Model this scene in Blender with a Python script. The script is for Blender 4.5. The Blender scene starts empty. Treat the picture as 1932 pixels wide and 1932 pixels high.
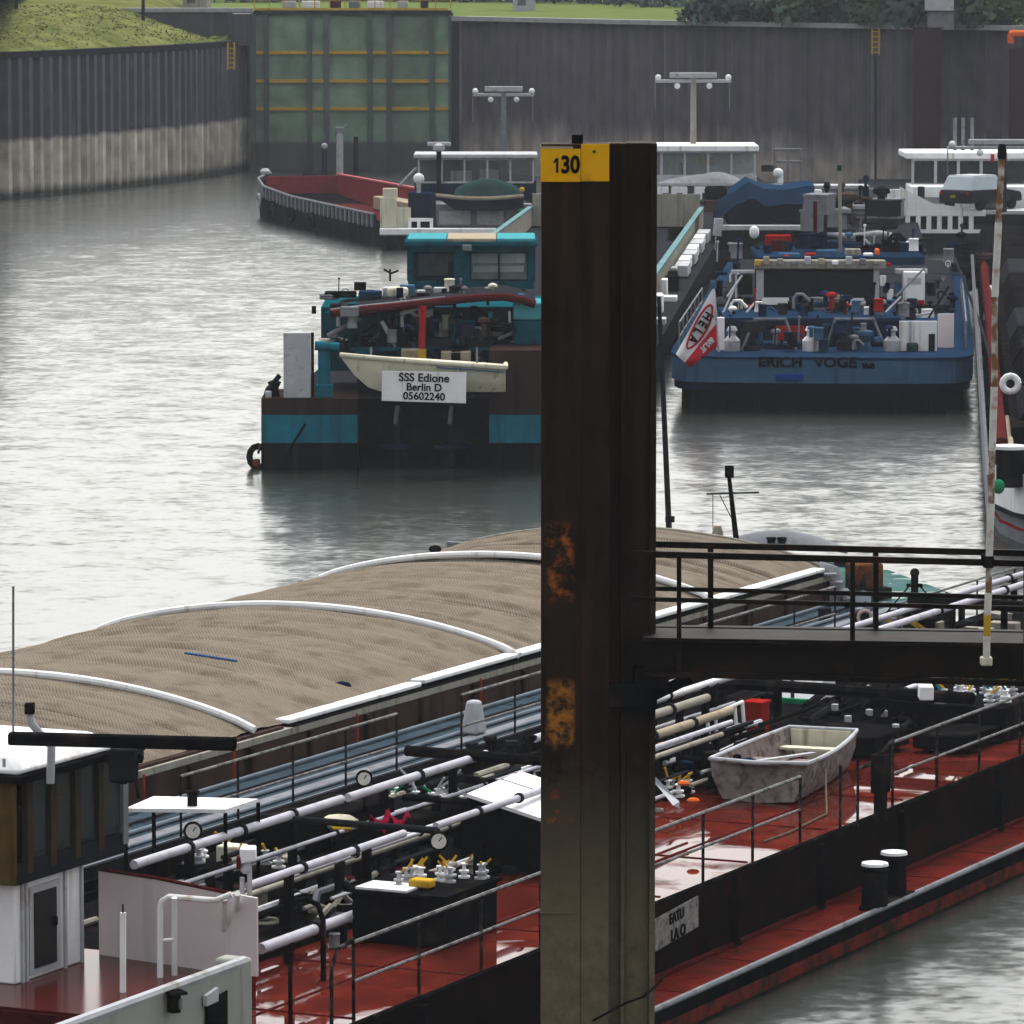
import bpy, math, random
from mathutils import Vector, Matrix
random.seed(7)
R = math.radians
C = bpy.context.scene.collection
# ------------------------------------------------------------------ camera
F, CAMZ = 10000.0, 14.2            # focal length in photo units (photo = 1932 units wide)
PITCH = math.atan(1061 / F)
sc = bpy.context.scene
cam = bpy.data.cameras.new('camera'); cam_o = bpy.data.objects.new('camera', cam); C.objects.link(cam_o)
cam.sensor_width = 36; cam.lens = 36 * F / 1932; cam.clip_start = 1; cam.clip_end = 3000
cam_o.location = (0, 0, CAMZ); cam_o.rotation_euler = (math.pi / 2 - PITCH, 0, 0)
sc.camera = cam_o
# ------------------------------------------------------------------ sky, sun, exposure
SUN_EL, SUN_AZ = R(58), R(8)     # azimuth from +Y towards +X
w = bpy.data.worlds.new('World'); sc.world = w; w.use_nodes = True
nt = w.node_tree; nt.nodes.clear()
sky = nt.nodes.new('ShaderNodeTexSky'); sky.sky_type = 'NISHITA'; sky.sun_disc = False
sky.sun_elevation = SUN_EL; sky.sun_rotation = SUN_AZ; sky.air_density = 1.6; sky.dust_density = 5.0; sky.ozone_density = 1.0
hs = nt.nodes.new('ShaderNodeHueSaturation'); hs.inputs['Saturation'].default_value = 0.22
bg = nt.nodes.new('ShaderNodeBackground'); bg.inputs['Strength'].default_value = 0.13
wo = nt.nodes.new('ShaderNodeOutputWorld')
nt.links.new(sky.outputs[0], hs.inputs['Color']); nt.links.new(hs.outputs[0], bg.inputs[0]); nt.links.new(bg.outputs[0], wo.inputs[0])
sl = bpy.data.lights.new('sun', 'SUN'); sl.energy = 0.8; sl.angle = R(30); sl.color = (1, 0.97, 0.93)
so = bpy.data.objects.new('sun', sl); C.objects.link(so)
so.rotation_euler = Vector((-math.sin(SUN_AZ) * math.cos(SUN_EL), -math.cos(SUN_AZ) * math.cos(SUN_EL), -math.sin(SUN_EL))).to_track_quat('-Z', 'Y').to_euler()
sc.view_settings.view_transform = 'Standard'; sc.view_settings.look = 'None'
sc.view_settings.gamma = 1; sc.view_settings.use_curve_mapping = False; sc.view_settings.exposure = 1.36
sc.cycles.max_bounces = 6; sc.cycles.volume_bounces = 0
HAZE = 0.00012

# ------------------------------------------------------------------ helpers
_cp, _sp = math.cos(PITCH), math.sin(PITCH)
def _ray(u, v):
    a = (u - 966) / F; b = (966 - v) / F
    return (a, _cp + b * _sp, -_sp + b * _cp)
def P(u, v, z):                     # photo point lying at height z
    r = _ray(u, v); t = (z - CAMZ) / r[2]; return Vector((r[0] * t, r[1] * t, z))
def Pd(u, v, d):                    # photo point lying at distance d
    r = _ray(u, v); t = d / r[1]; return Vector((r[0] * t, d, CAMZ + r[2] * t))
class Fr:                           # a vessel's own frame: a = across, b = along
    def __init__(s, o, ang):
        s.o = Vector((o[0], o[1], 0)); s.r = Vector((math.cos(ang), -math.sin(ang), 0)); s.f = Vector((math.sin(ang), math.cos(ang), 0)); s.ang = ang
    def p(s, a, b, z): return s.o + s.r * a + s.f * b + Vector((0, 0, z))
    def ab(s, q): d = Vector(q) - s.o; return d.dot(s.r), d.dot(s.f)
WORLD = Fr((0, 0), 0)
ORG = {}
def tag(o, label=None, cat=None, group=None, kind=None):
    if label: o['label'] = label
    if cat: o['category'] = cat
    if group: o['group'] = group
    if kind: o['kind'] = kind
    return o
def T(name, label, cat, org, group=None):
    o = bpy.data.objects.new(name, None); C.objects.link(o); o.location = org; o.empty_display_size = .2
    ORG[o] = Vector(org); return tag(o, label, cat, group)
def org_of(o):
    while o is not None and o not in ORG: o = o.parent
    return ORG[o] if o is not None else Vector((0, 0, 0))
class MB:
    def __init__(s): s.v = []; s.f = []
    def add(s, vs, fs):
        n = len(s.v); s.v += [Vector(q) for q in vs]; s.f += [tuple(i + n for i in f) for f in fs]; return s
    def fb(s, fr, a0, a1, b0, b1, z0, z1, da=0, db=0):       # box in a frame; da/db = inset of the top face
        q = [fr.p(a, b, z0) for a, b in ((a0, b0), (a1, b0), (a1, b1), (a0, b1))] + \
            [fr.p(a, b, z1) for a, b in ((a0 + da, b0 + db), (a1 - da, b0 + db), (a1 - da, b1 - db), (a0 + da, b1 - db))]
        return s.add(q, [(3, 2, 1, 0), (4, 5, 6, 7), (0, 1, 5, 4), (1, 2, 6, 5), (2, 3, 7, 6), (3, 0, 4, 7)])
    def box(s, c, sz, ang=0):
        return s.fb(Fr((c[0], c[1]), ang), -sz[0] / 2, sz[0] / 2, -sz[1] / 2, sz[1] / 2, c[2] - sz[2] / 2, c[2] + sz[2] / 2)
    def pb(s, u0, u1, v0, v1, d, dep):                       # box whose front face covers a photo rectangle at distance d
        p = Pd(u0, v1, d); q = Pd(u1, v0, d)
        return s.fb(WORLD, p.x, q.x, d, d + dep, p.z, q.z)
    def bar(s, p, q, wd, ht=None):
        p, q = Vector(p), Vector(q); ht = ht or wd; d = (q - p).normalized()
        r = d.cross(Vector((0, 0, 1)))
        r = r.normalized() if r.length > 1e-4 else Vector((1, 0, 0)); u = r.cross(d).normalized()
        o = [-r * wd / 2 - u * ht / 2, r * wd / 2 - u * ht / 2, r * wd / 2 + u * ht / 2, -r * wd / 2 + u * ht / 2]
        return s.add([p + k for k in o] + [q + k for k in o], [(3, 2, 1, 0), (4, 5, 6, 7), (0, 1, 5, 4), (1, 2, 6, 5), (2, 3, 7, 6), (3, 0, 4, 7)])
    def tube(s, pts, r, n=8, r1=None):
        pts = [Vector(q) for q in pts]; vs = []; m = len(pts)
        up = None
        for i, q in enumerate(pts):
            d = (pts[min(i + 1, m - 1)] - pts[max(i - 1, 0)]).normalized()
            if up is None: up = Vector((0, 0, 1)) if abs(d.z) < .9 else Vector((1, 0, 0))
            x = d.cross(up).normalized(); y = x.cross(d).normalized(); up = y
            rr = r if r1 is None else r + (r1 - r) * i / (m - 1)
            vs += [q + x * rr * math.cos(2 * math.pi * k / n) + y * rr * math.sin(2 * math.pi * k / n) for k in range(n)]
        fs = [(i * n + k, i * n + (k + 1) % n, (i + 1) * n + (k + 1) % n, (i + 1) * n + k) for i in range(m - 1) for k in range(n)]
        fs += [tuple(reversed(range(n))), tuple((m - 1) * n + k for k in range(n))]
        return s.add(vs, fs)
    def lathe(s, c, prof, n=14, axis=None):                  # prof: (r, h) along axis
        ax = Vector(axis).normalized() if axis else Vector((0, 0, 1))
        t = Vector((1, 0, 0)) if abs(ax.x) < .9 else Vector((0, 1, 0))
        x = ax.cross(t).normalized(); y = ax.cross(x)
        c = Vector(c); vs = []
        for r, h in prof: vs += [c + ax * h + (x * math.cos(2 * math.pi * k / n) + y * math.sin(2 * math.pi * k / n)) * max(r, 1e-4) for k in range(n)]
        m = len(prof)
        fs = [(i * n + k, i * n + (k + 1) % n, (i + 1) * n + (k + 1) % n, (i + 1) * n + k) for i in range(m - 1) for k in range(n)]
        fs += [tuple(reversed(range(n))), tuple((m - 1) * n + k for k in range(n))]
        return s.add(vs, fs)
    def ball(s, c, r, sc_=(1, 1, 1), n=12):
        c = Vector(c); vs = []; fs = []; m = n // 2
        for i in range(m + 1):
            th = math.pi * i / m
            vs += [c + Vector((math.sin(th) * math.cos(2 * math.pi * k / n) * sc_[0], math.sin(th) * math.sin(2 * math.pi * k / n) * sc_[1], math.cos(th) * sc_[2])) * r for k in range(n)]
        fs = [(i * n + k, (i + 1) * n + k, (i + 1) * n + (k + 1) % n, i * n + (k + 1) % n) for i in range(m) for k in range(n)]
        return s.add(vs, fs)
    def prism(s, pts, vec):
        pts = [Vector(q) for q in pts]; n = len(pts); vec = Vector(vec)
        return s.add(pts + [q + vec for q in pts], [tuple(reversed(range(n))), tuple(range(n, 2 * n))] + [(i, (i + 1) % n, n + (i + 1) % n, n + i) for i in range(n)])
    def grid(s, fn, nu, nv, thick=None):
        vs = [Vector(fn(i / nu, j / nv)) for i in range(nu + 1) for j in range(nv + 1)]
        I = lambda i, j: i * (nv + 1) + j
        fs = [(I(i, j), I(i + 1, j), I(i + 1, j + 1), I(i, j + 1)) for i in range(nu) for j in range(nv)]
        if thick:
            t = Vector(thick); n = len(vs); vs += [q + t for q in vs]; k = list(fs)
            fs += [tuple(reversed([i + n for i in f])) for f in k]
            e = [I(i, 0) for i in range(nu + 1)] + [I(nu, j) for j in range(1, nv + 1)] + [I(i, nv) for i in range(nu - 1, -1, -1)] + [I(0, j) for j in range(nv - 1, 0, -1)]
            fs += [(e[i], e[i - 1], e[i - 1] + n, e[i] + n) for i in range(len(e))]
        return s.add(vs, fs)
    def loft(s, rings, closed=True, cap=True):
        n = len(rings[0]); vs = [q for r in rings for q in r]; m = len(rings); kk = n if closed else n - 1
        fs = [(i * n + k, i * n + (k + 1) % n, (i + 1) * n + (k + 1) % n, (i + 1) * n + k) for i in range(m - 1) for k in range(kk)]
        if cap: fs += [tuple(reversed(range(n))), tuple((m - 1) * n + k for k in range(n))]
        return s.add(vs, fs)
    def mesh(s, name, o, mat, smooth=True):
        me = bpy.data.meshes.new(name); me.from_pydata([q - o for q in s.v], [], s.f); me.materials.append(mat)
        if smooth:
            me.polygons.foreach_set('use_smooth', [True] * len(me.polygons)); me.set_sharp_from_angle(angle=R(38))
        me.update(); return me
    def build(s, name, mat, parent=None, org=None, bevel=0, label=None, smooth=True):
        o = Vector(org) if org is not None else org_of(parent)
        ob = bpy.data.objects.new(name, s.mesh(name, o, mat, smooth)); C.objects.link(ob)
        if parent is not None: ob.parent = parent
        else: ob.location = o; ORG[ob] = o
        if bevel:
            md = ob.modifiers.new('edge', 'BEVEL'); md.width = bevel; md.segments = 2; md.limit_method = 'ANGLE'; md.angle_limit = R(40)
        if label: ob['label'] = label
        return ob
def inst(me, name, loc, parent, rot=None):                   # a repeat that shares mesh data; loc in world metres
    ob = bpy.data.objects.new(name, me); C.objects.link(ob); ob.parent = parent
    ob.location = Vector(loc) - org_of(parent)
    if rot: ob.rotation_euler = rot
    return ob
def copy_tree(o, parent=None):
    c = o.copy(); C.objects.link(c)
    if parent is not None: c.parent = parent
    for ch in o.children: copy_tree(ch, c)
    return c
def text(parent, body, center, size, mat, right=(1, 0, 0), up=(0, 0, 1), name='lettering', ext=.004, sx=1.0, bold=0.0):
    cu = bpy.data.curves.new(name, 'FONT'); cu.body = body; cu.size = size; cu.align_x = 'CENTER'; cu.align_y = 'CENTER'; cu.extrude = ext; cu.bevel_depth = bold; cu.bevel_resolution = 0
    cu.materials.append(mat); ob = bpy.data.objects.new(name, cu); C.objects.link(ob); ob.parent = parent
    x = Vector(right).normalized(); y = Vector(up).normalized(); z = x.cross(y)
    ob.rotation_euler = Matrix((x, y, z)).transposed().to_euler(); ob.location = Vector(center) - org_of(parent); ob.scale = (sx, 1, 1)
    dg_ = bpy.context.evaluated_depsgraph_get(); me = bpy.data.meshes.new_from_object(ob.evaluated_get(dg_)); me.name = name
    o2 = bpy.data.objects.new(name, me); C.objects.link(o2); o2.parent = parent; o2.rotation_euler = ob.rotation_euler; o2.location = ob.location; o2.scale = ob.scale
    bpy.data.objects.remove(ob); bpy.data.curves.remove(cu)
    return o2
def railing(parent, base, h, n, mat, rails=(1.0, .5), r=.022, pr=.02, name='railing', leanpost=0):
    """rails along a polyline of base points, posts spread along it as sub-parts"""
    mb = MB()
    for k in rails: mb.tube([q + Vector((0, 0, h * k)) for q in base], r if k == 1.0 else r * .8, 6)
    rl = mb.build(name, RAILTOP if mat is RAILM else mat, parent)
    pm = MB().tube([(0, 0, 0), (0, 0, h)], pr, 6).mesh('post', Vector((0, 0, 0)), mat)
    L = [0]
    for i in range(1, len(base)): L.append(L[-1] + (base[i] - base[i - 1]).length)
    for k in range(n):
        t = L[-1] * k / (n - 1) if n > 1 else 0
        for i in range(1, len(base)):
            if t <= L[i] + 1e-6:
                inst(pm, 'post', base[i - 1].lerp(base[i], (t - L[i - 1]) / (L[i] - L[i - 1])), rl); break
    return rl

# ------------------------------------------------------------------ materials
def lk(nt, a, b): nt.links.new(a, b)
def mat(name, col, rough=.5, metal=0, var=.25, scale=2.0, col2=None, amt=.45, streak=False, bump=.0, bscale=8, spec=0, puddle=None, emit=None):
    """painted / weathered surface: base colour broken by noise, a second colour in stains (streak = runs downward)"""
    lum = max(col); k_ = .78 if lum > .4 else .66 if lum > .2 else .6
    col = tuple(c * k_ for c in col); col2 = tuple(c * k_ for c in col2) if col2 else None
    m = bpy.data.materials.new(name); m.use_nodes = True; nt = m.node_tree; N = nt.nodes
    b = N['Principled BSDF']; b.inputs['Metallic'].default_value = metal; b.inputs['Roughness'].default_value = rough
    b.inputs['Specular IOR Level'].default_value = spec
    tc = N.new('ShaderNodeTexCoord')
    n1 = N.new('ShaderNodeTexNoise'); n1.inputs['Scale'].default_value = scale; n1.inputs['Detail'].default_value = 5; n1.inputs['Roughness'].default_value = .65
    lk(nt, tc.outputs['Object'], n1.inputs['Vector'])
    mr = N.new('ShaderNodeMapRange'); mr.inputs[1].default_value = .3; mr.inputs[2].default_value = .7
    mr.inputs[3].default_value = 1 - var; mr.inputs[4].default_value = 1 + var * .6; lk(nt, n1.outputs[0], mr.inputs[0])
    base = N.new('ShaderNodeVectorMath'); base.operation = 'SCALE'; base.inputs[0].default_value = col[:3]; lk(nt, mr.outputs[0], base.inputs['Scale'])
    out = base.outputs[0]
    if col2:
        n2 = N.new('ShaderNodeTexNoise'); n2.inputs['Scale'].default_value = scale * 1.7; n2.inputs['Detail'].default_value = 6
        if streak:
            mp = N.new('ShaderNodeMapping'); mp.inputs['Scale'].default_value = (1.6, 1.6, .12); lk(nt, tc.outputs['Object'], mp.inputs[0]); lk(nt, mp.outputs[0], n2.inputs['Vector'])
        else: lk(nt, tc.outputs['Object'], n2.inputs['Vector'])
        th = N.new('ShaderNodeMapRange'); th.inputs[1].default_value = .66 - amt * .4; th.inputs[2].default_value = .80 - amt * .3; lk(nt, n2.outputs[0], th.inputs[0])
        mx = N.new('ShaderNodeMix'); mx.data_type = 'RGBA'; lk(nt, th.outputs[0], mx.inputs[0]); lk(nt, out, mx.inputs[6]); mx.inputs[7].default_value = (*col2[:3], 1)
        out = mx.outputs[2]
    lk(nt, out, b.inputs['Base Color'])
    if puddle:                                           # standing rain water: smooth film where the noise is low
        n3 = N.new('ShaderNodeTexNoise'); n3.inputs['Scale'].default_value = puddle[0]; n3.inputs['Detail'].default_value = 8; n3.inputs['Roughness'].default_value = .6; n3.inputs['Distortion'].default_value = .8; lk(nt, tc.outputs['Object'], n3.inputs['Vector'])
        r3 = N.new('ShaderNodeMapRange'); r3.inputs[1].default_value = puddle[1] - .05; r3.inputs[2].default_value = puddle[1] + .05
        r3.inputs[3].default_value = .08; r3.inputs[4].default_value = rough; lk(nt, n3.outputs[0], r3.inputs[0]); lk(nt, r3.outputs[0], b.inputs['Roughness'])
        r4 = N.new('ShaderNodeMapRange'); r4.inputs[1].default_value = puddle[1] - .05; r4.inputs[2].default_value = puddle[1] + .05
        r4.inputs[3].default_value = .8; r4.inputs[4].default_value = .0; lk(nt, n3.outputs[0], r4.inputs[0]); lk(nt, r4.outputs[0], b.inputs['Coat Weight']); b.inputs['Coat Roughness'].default_value = .02
    if bump:
        nb = N.new('ShaderNodeTexNoise'); nb.inputs['Scale'].default_value = bscale; nb.inputs['Detail'].default_value = 4; lk(nt, tc.outputs['Object'], nb.inputs['Vector'])
        bp = N.new('ShaderNodeBump'); bp.inputs['Strength'].default_value = bump; bp.inputs['Distance'].default_value = .02; lk(nt, nb.outputs[0], bp.inputs['Height']); lk(nt, bp.outputs[0], b.inputs['Normal'])
    if emit: b.inputs['Emission Color'].default_value = (*emit[:3], 1); b.inputs['Emission Strength'].default_value = emit[3]
    return m
def glass(name, col, rough=.05):
    m = bpy.data.materials.new(name); m.use_nodes = True; b = m.node_tree.nodes['Principled BSDF']
    b.inputs['Base Color'].default_value = (*col, 1); b.inputs['Roughness'].default_value = rough; b.inputs['Specular IOR Level'].default_value = .25; b.inputs['Alpha'].default_value = .28
    return m
WHITE = mat('white_paint', (.80, .80, .80), .35, var=.12, scale=1.5, col2=(.45, .38, .30), amt=.18, streak=True)
PINKW = mat('warm_white_paint', (.66, .575, .585), .4, var=.08, scale=1.2, col2=(.5, .44, .43), amt=.2, streak=True)
CREAM = mat('cream_paint', (.62, .58, .45), .45, var=.15, col2=(.3, .26, .18), amt=.2, streak=True)
TEAL = mat('teal_paint', (.012, .17, .24), .4, var=.3, scale=1.5, col2=(.02, .09, .12), amt=.35, streak=True)
TEALD = mat('dark_teal_paint', (.006, .09, .12), .4, var=.3, col2=(.01, .03, .04), amt=.4)
CYAN = mat('cyan_paint', (.075, .32, .36), .45, var=.15)
BLUE = mat('blue_paint', (.014, .036, .078), .55, spec=0, var=.3, scale=1.6, col2=(.015, .04, .08), amt=.35, streak=True)
BLUEL = mat('mid_blue_paint', (.06, .135, .235), .5, spec=0, var=.2, scale=1.2, col2=(.03, .08, .15), amt=.3, streak=True)
NAVY = mat('navy_paint', (.008, .018, .045), .6, spec=0, var=.3)
COVER = mat('blue_canvas', (.014, .040, .082), .7, spec=0, var=.25, scale=1, bump=.4, bscale=3)
BLACK = mat('black_paint', (.008, .008, .009), .55, spec=0, var=.4, scale=2, col2=(.035, .025, .02), amt=.3)
BLACKR = mat('black_hull', (.006, .006, .008), .65, spec=0, var=.4, scale=1, col2=(.03, .022, .016), amt=.35, streak=True)
DGREY = mat('dark_grey_paint', (.026, .028, .033), .6, spec=0, var=.3)
GREY = mat('grey_paint', (.22, .23, .25), .45, var=.2, col2=(.14, .13, .12), amt=.3)
LGREY = mat('light_grey_paint', (.42, .43, .45), .45, var=.15, col2=(.28, .25, .22), amt=.25)
GALV = mat('galvanised_pipe', (.46, .46, .50), .35, metal=.35, var=.2, scale=3, col2=(.25, .22, .22), amt=.2)
REDDECK = mat('wet_red_deck', (.115, .017, .011), .6, var=.45, scale=1.0, col2=(.07, .012, .010), amt=.45, spec=0, puddle=(.55, .525), bump=.05, bscale=5)
REDPOOP = mat('wet_red_poop', (.100, .0135, .009), .16, var=.35, scale=1.2, col2=(.07, .013, .010), amt=.4, spec=.12, bump=.04, bscale=3)
REDSIDE = mat('red_side_paint', (.115, .015, .011), .6, var=.35, scale=1.2, col2=(.05, .015, .012), amt=.4, spec=0, puddle=(2.0, .33))
RED = mat('red_paint', (.34, .018, .016), .4, var=.15)
MAROON = mat('maroon_paint', (.10, .018, .018), .4, var=.3, col2=(.04, .01, .01), amt=.3)
RUSTR = mat('hold_red_lining', (.26, .035, .035), .6, var=.25, col2=(.14, .03, .02), amt=.3)
BROWN = mat('brown_coaming', (.075, .048, .040), .55, var=.3, scale=1.2, col2=(.035, .022, .018), amt=.4, streak=True)
BROWNP = mat('dark_brown_hull', (.045, .028, .022), .5, var=.3, scale=1.2, col2=(.02, .012, .01), amt=.3, streak=True)
TRUNK = mat('dark_trunk_side', (.0075, .0062, .0055), .6, spec=0, var=.5, scale=1.0, col2=(.022, .006, .005), amt=.42)
HULLG = mat('weedy_hull_side', (.016, .017, .010), .6, spec=0, var=.5, scale=1.2, col2=(.035, .028, .012), amt=.4, bump=.5, bscale=6)
BOOT = mat('worn_red_boot', (.17, .03, .022), .45, var=.4, scale=2, col2=(.03, .025, .018), amt=.62)
YELLOW = mat('yellow_paint', (.50, .30, .03), .45, var=.15, col2=(.3, .2, .03), amt=.2)
SIGNY = mat('yellow_sign_enamel', (.78, .40, .005), .4, var=.08, scale=2, col2=(.45, .2, .01), amt=.16)
WOOD = mat('olive_wood_panel', (.14, .095, .035), .5, var=.35, scale=3, col2=(.07, .045, .02), amt=.4, streak=True)
SAND = mat('sand_board', (.40, .34, .25), .6, var=.2, col2=(.28, .22, .14), amt=.3)
BEIGE = mat('beige_paint', (.34, .32, .27), .55, var=.2, col2=(.2, .17, .13), amt=.3, streak=True)
GREEND = mat('green_canopy', (.028, .066, .066), .6, var=.3)
GREENP = mat('green_paint', (.02, .22, .10), .4, var=.2)
DECKB = mat('blue_grey_deck', (.055, .08, .10), .5, var=.3, scale=1.5, col2=(.04, .06, .08), amt=.4, puddle=(1.2, .42))
GWALL = mat('grey_green_bulwark', (.36, .37, .33), .4, var=.12, scale=1, col2=(.28, .28, .24), amt=.3, streak=True)
ORANGE = mat('orange_plastic', (.7, .13, .03), .4, var=.15)
RUBBER = mat('rubber', (.009, .009, .009), .7, var=.3)
RAILM = mat('black_rail', (.02, .018, .018), .4, var=.4, scale=4, col2=(.12, .11, .11), amt=.4)
RAILTOP = mat('grey_rail_tube', (.20, .19, .19), .35, metal=.3, var=.4, scale=5, col2=(.05, .05, .05), amt=.5)  # rail tubes, mottled grey where their posts are black
ROPE = mat('rope', (.16, .13, .09), .8, var=.4, scale=8)
RUST = mat('rusty_steel', (.16, .06, .025), .8, var=.4, scale=6, col2=(.05, .025, .015), amt=.4)
WINDOW = glass('window_glass', (.02, .03, .032))
WINPALE = glass('pale_window_glass', (.20, .24, .22))
DIAL = mat('dial_face', (.62, .60, .55), .4, var=.25, scale=9)
INK = mat('black_lettering', (.01, .01, .012), .5, var=.1)
FLAGW = mat('flag_white', (.68, .66, .68), .7, var=.1)
FLAGR = mat('flag_red', (.45, .012, .03), .7, var=.15)
DING = mat('dinghy_grey', (.28, .23, .215), .5, var=.35, scale=4, col2=(.11, .085, .075), amt=.45, bump=.3)

def clutter(par, p, s, m, name='deck_gear'):
    """one small piece of deck gear: box with lid, coil, drum, bent pipe, vent, stanchion or hand wheel"""
    p = Vector(p); k = random.choice((0, 1, 2, 2, 3, 4, 4, 5, 6)); s = s * .55 if k == 6 else s; a = random.uniform(0, 3.1); mb = MB()
    if k == 0: mb.box(p + Vector((0, 0, s * .3)), (s * 1.2, s * .8, s * .6), a).box(p + Vector((0, 0, s * .63)), (s * 1.26, s * .86, s * .08), a)
    elif k == 1:
        for j in range(2): mb.tube([p + Vector((math.cos(t * .698) * s * .5, math.sin(t * .698) * s * .5, s * (.08 + .14 * j))) for t in range(10)], s * .09, 5)
    elif k == 2: mb.lathe(p, [(s * .3, 0), (s * .34, s * .05), (s * .3, s * .1), (s * .3, s * .7), (s * .34, s * .75), (s * .3, s * .8)], 10)
    elif k == 3: mb.tube([p, p + Vector((0, 0, s * .6)), p + Vector((s * .15, 0, s * .8)), p + Vector((s * .5, s * .1, s * .8)), p + Vector((s * .9, s * .1, s * .4))], s * .10, 6)
    elif k == 4: mb.lathe(p, [(s * .16, 0), (s * .14, s * .6), (s * .34, s * .7), (s * .30, s * .85), (s * .05, s * .95)], 10)
    elif k == 5: mb.tube([p, p + Vector((s * .05, 0, s * 1.5))], s * .06, 5).ball(p + Vector((s * .05, 0, s * 1.5)), s * .12, n=8)
    else:
        mb.tube([p, p + Vector((0, 0, s * .6))], s * .08, 6).tube([p + Vector((math.cos(t * .698) * s * .4, 0, s * .6 + math.sin(t * .698) * s * .4)) for t in range(10)], s * .05, 5).bar(p + Vector((-s * .4, 0, s * .6)), p + Vector((s * .4, 0, s * .6)), s * .05)
    return mb.build(name, m, par)
DARKS = lambda: random.choice((BLACK, BLACK, DGREY, RUBBER, NAVY, DGREY, BROWN, GREY))

CAPT = mat('dull_teal_cap', (.14, .28, .30), .5, spec=0, var=.25, scale=.8, col2=(.22, .24, .23), amt=.4)

POLER = mat('rust_stained_pole', (.24, .13, .075), .6, var=.4, scale=5, col2=(.62, .58, .50), amt=.5)
POLEW = mat('aged_white_pole', (.62, .60, .55), .45, var=.2, scale=5, col2=(.35, .22, .14), amt=.3)
FRAMEB = mat('brown_window_frame', (.075, .055, .035), .5, var=.3, scale=4)
# ================================================================== THE SETTING
def band_mat(name, top, low, zb, jag, wet=(.012, .014, .013), streak=(.3, .27, .24), samt=.3, zwet=.45, soft=.15):
    """steel wall coloured by height above the water: silt band below zb, algae-dark strip at the waterline"""
    m = bpy.data.materials.new(name); m.use_nodes = True; nt = m.node_tree; N = nt.nodes; b = N['Principled BSDF']; b.inputs['Roughness'].default_value = .7
    g = N.new('ShaderNodeNewGeometry'); mp = N.new('ShaderNodeMapping'); mp.inputs['Scale'].default_value = (1.3, 1.3, .10); lk(nt, g.outputs['Position'], mp.inputs[0])
    n = N.new('ShaderNodeTexNoise'); n.inputs['Scale'].default_value = 1.2; n.inputs['Detail'].default_value = 5; lk(nt, mp.outputs[0], n.inputs['Vector'])
    n2 = N.new('ShaderNodeTexNoise'); n2.inputs['Scale'].default_value = .8; n2.inputs['Detail'].default_value = 6; lk(nt, g.outputs['Position'], n2.inputs['Vector'])
    sx = N.new('ShaderNodeSeparateXYZ'); lk(nt, g.outputs['Position'], sx.inputs[0])
    a = N.new('ShaderNodeMath'); a.operation = 'MULTIPLY_ADD'; lk(nt, n.outputs[0], a.inputs[0]); a.inputs[1].default_value = jag; lk(nt, sx.outputs[2], a.inputs[2])
    def step(z0, z1, src):
        r = N.new('ShaderNodeMapRange'); r.inputs[1].default_value = z0; r.inputs[2].default_value = z1; lk(nt, src, r.inputs[0]); return r.outputs[0]
    def mix(f, x, y):
        k = N.new('ShaderNodeMix'); k.data_type = 'RGBA'
        for s, i in ((f, 0), (x, 6), (y, 7)):
            if isinstance(s, tuple): k.inputs[i].default_value = (*s, 1)
            else: lk(nt, s, k.inputs[i])
        return k.outputs[2]
    tone = step(.56, .78, n.outputs[0])
    t = N.new('ShaderNodeMath'); t.operation = 'MULTIPLY'; lk(nt, tone, t.inputs[0]); t.inputs[1].default_value = samt
    up = mix(t.outputs[0], top, streak)
    c = mix(step(zb + jag * .5 - soft, zb + jag * .5 + soft, a.outputs[0]), low, up)
    c = mix(step(zwet, zwet + .5, a.outputs[0]), wet, c)
    mr = step(.25, .75, n2.outputs[0]); q = N.new('ShaderNodeMapRange'); q.inputs[3].default_value = .5; q.inputs[4].default_value = 1.35; lk(nt, mr, q.inputs[0])
    v = N.new('ShaderNodeVectorMath'); v.operation = 'SCALE'; lk(nt, c, v.inputs[0]); oi = N.new('ShaderNodeObjectInfo'); rr = N.new('ShaderNodeMapRange'); rr.inputs[3].default_value = .72; rr.inputs[4].default_value = 1.2; lk(nt, oi.outputs['Random'], rr.inputs[0]); mm = N.new('ShaderNodeMath'); mm.operation = 'MULTIPLY'; lk(nt, q.outputs[0], mm.inputs[0]); lk(nt, rr.outputs[0], mm.inputs[1]); lk(nt, mm.outputs[0], v.inputs['Scale']); lk(nt, v.outputs[0], b.inputs['Base Color'])
    return m
WALLL = band_mat('silted_sheet_pile', (.027, .030, .048), (.34, .30, .24), 3.3, .5, streak=(.10, .10, .12), samt=.6)  # bluish distance haze is partly put into the upper colours of these walls
WALLR = band_mat('dark_sheet_pile', (.036, .027, .042), (.23, .20, .17), 2.5, 3.2, streak=(.075, .060, .062), samt=.75, soft=1.1)
WALLH = band_mat('head_wall', (.024, .024, .038), (.2, .18, .14), 1.0, 1.0)
GATEM = band_mat('green_gate_plate', (.115, .19, .125), (.030, .030, .030), 1.85, .25, streak=(.125, .20, .145), samt=.5, zwet=-.3)
GATEP = band_mat('dark_gate_post', (.035, .055, .05), (.018, .018, .02), 1.85, .2, zwet=-.3)
CONC = mat('pale_concrete', (.26, .25, .23), .8, var=.3, scale=.8, col2=(.12, .11, .10), amt=.4, streak=True)
COPING = mat('coping_concrete', (.34, .35, .33), .8, var=.2)

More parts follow.
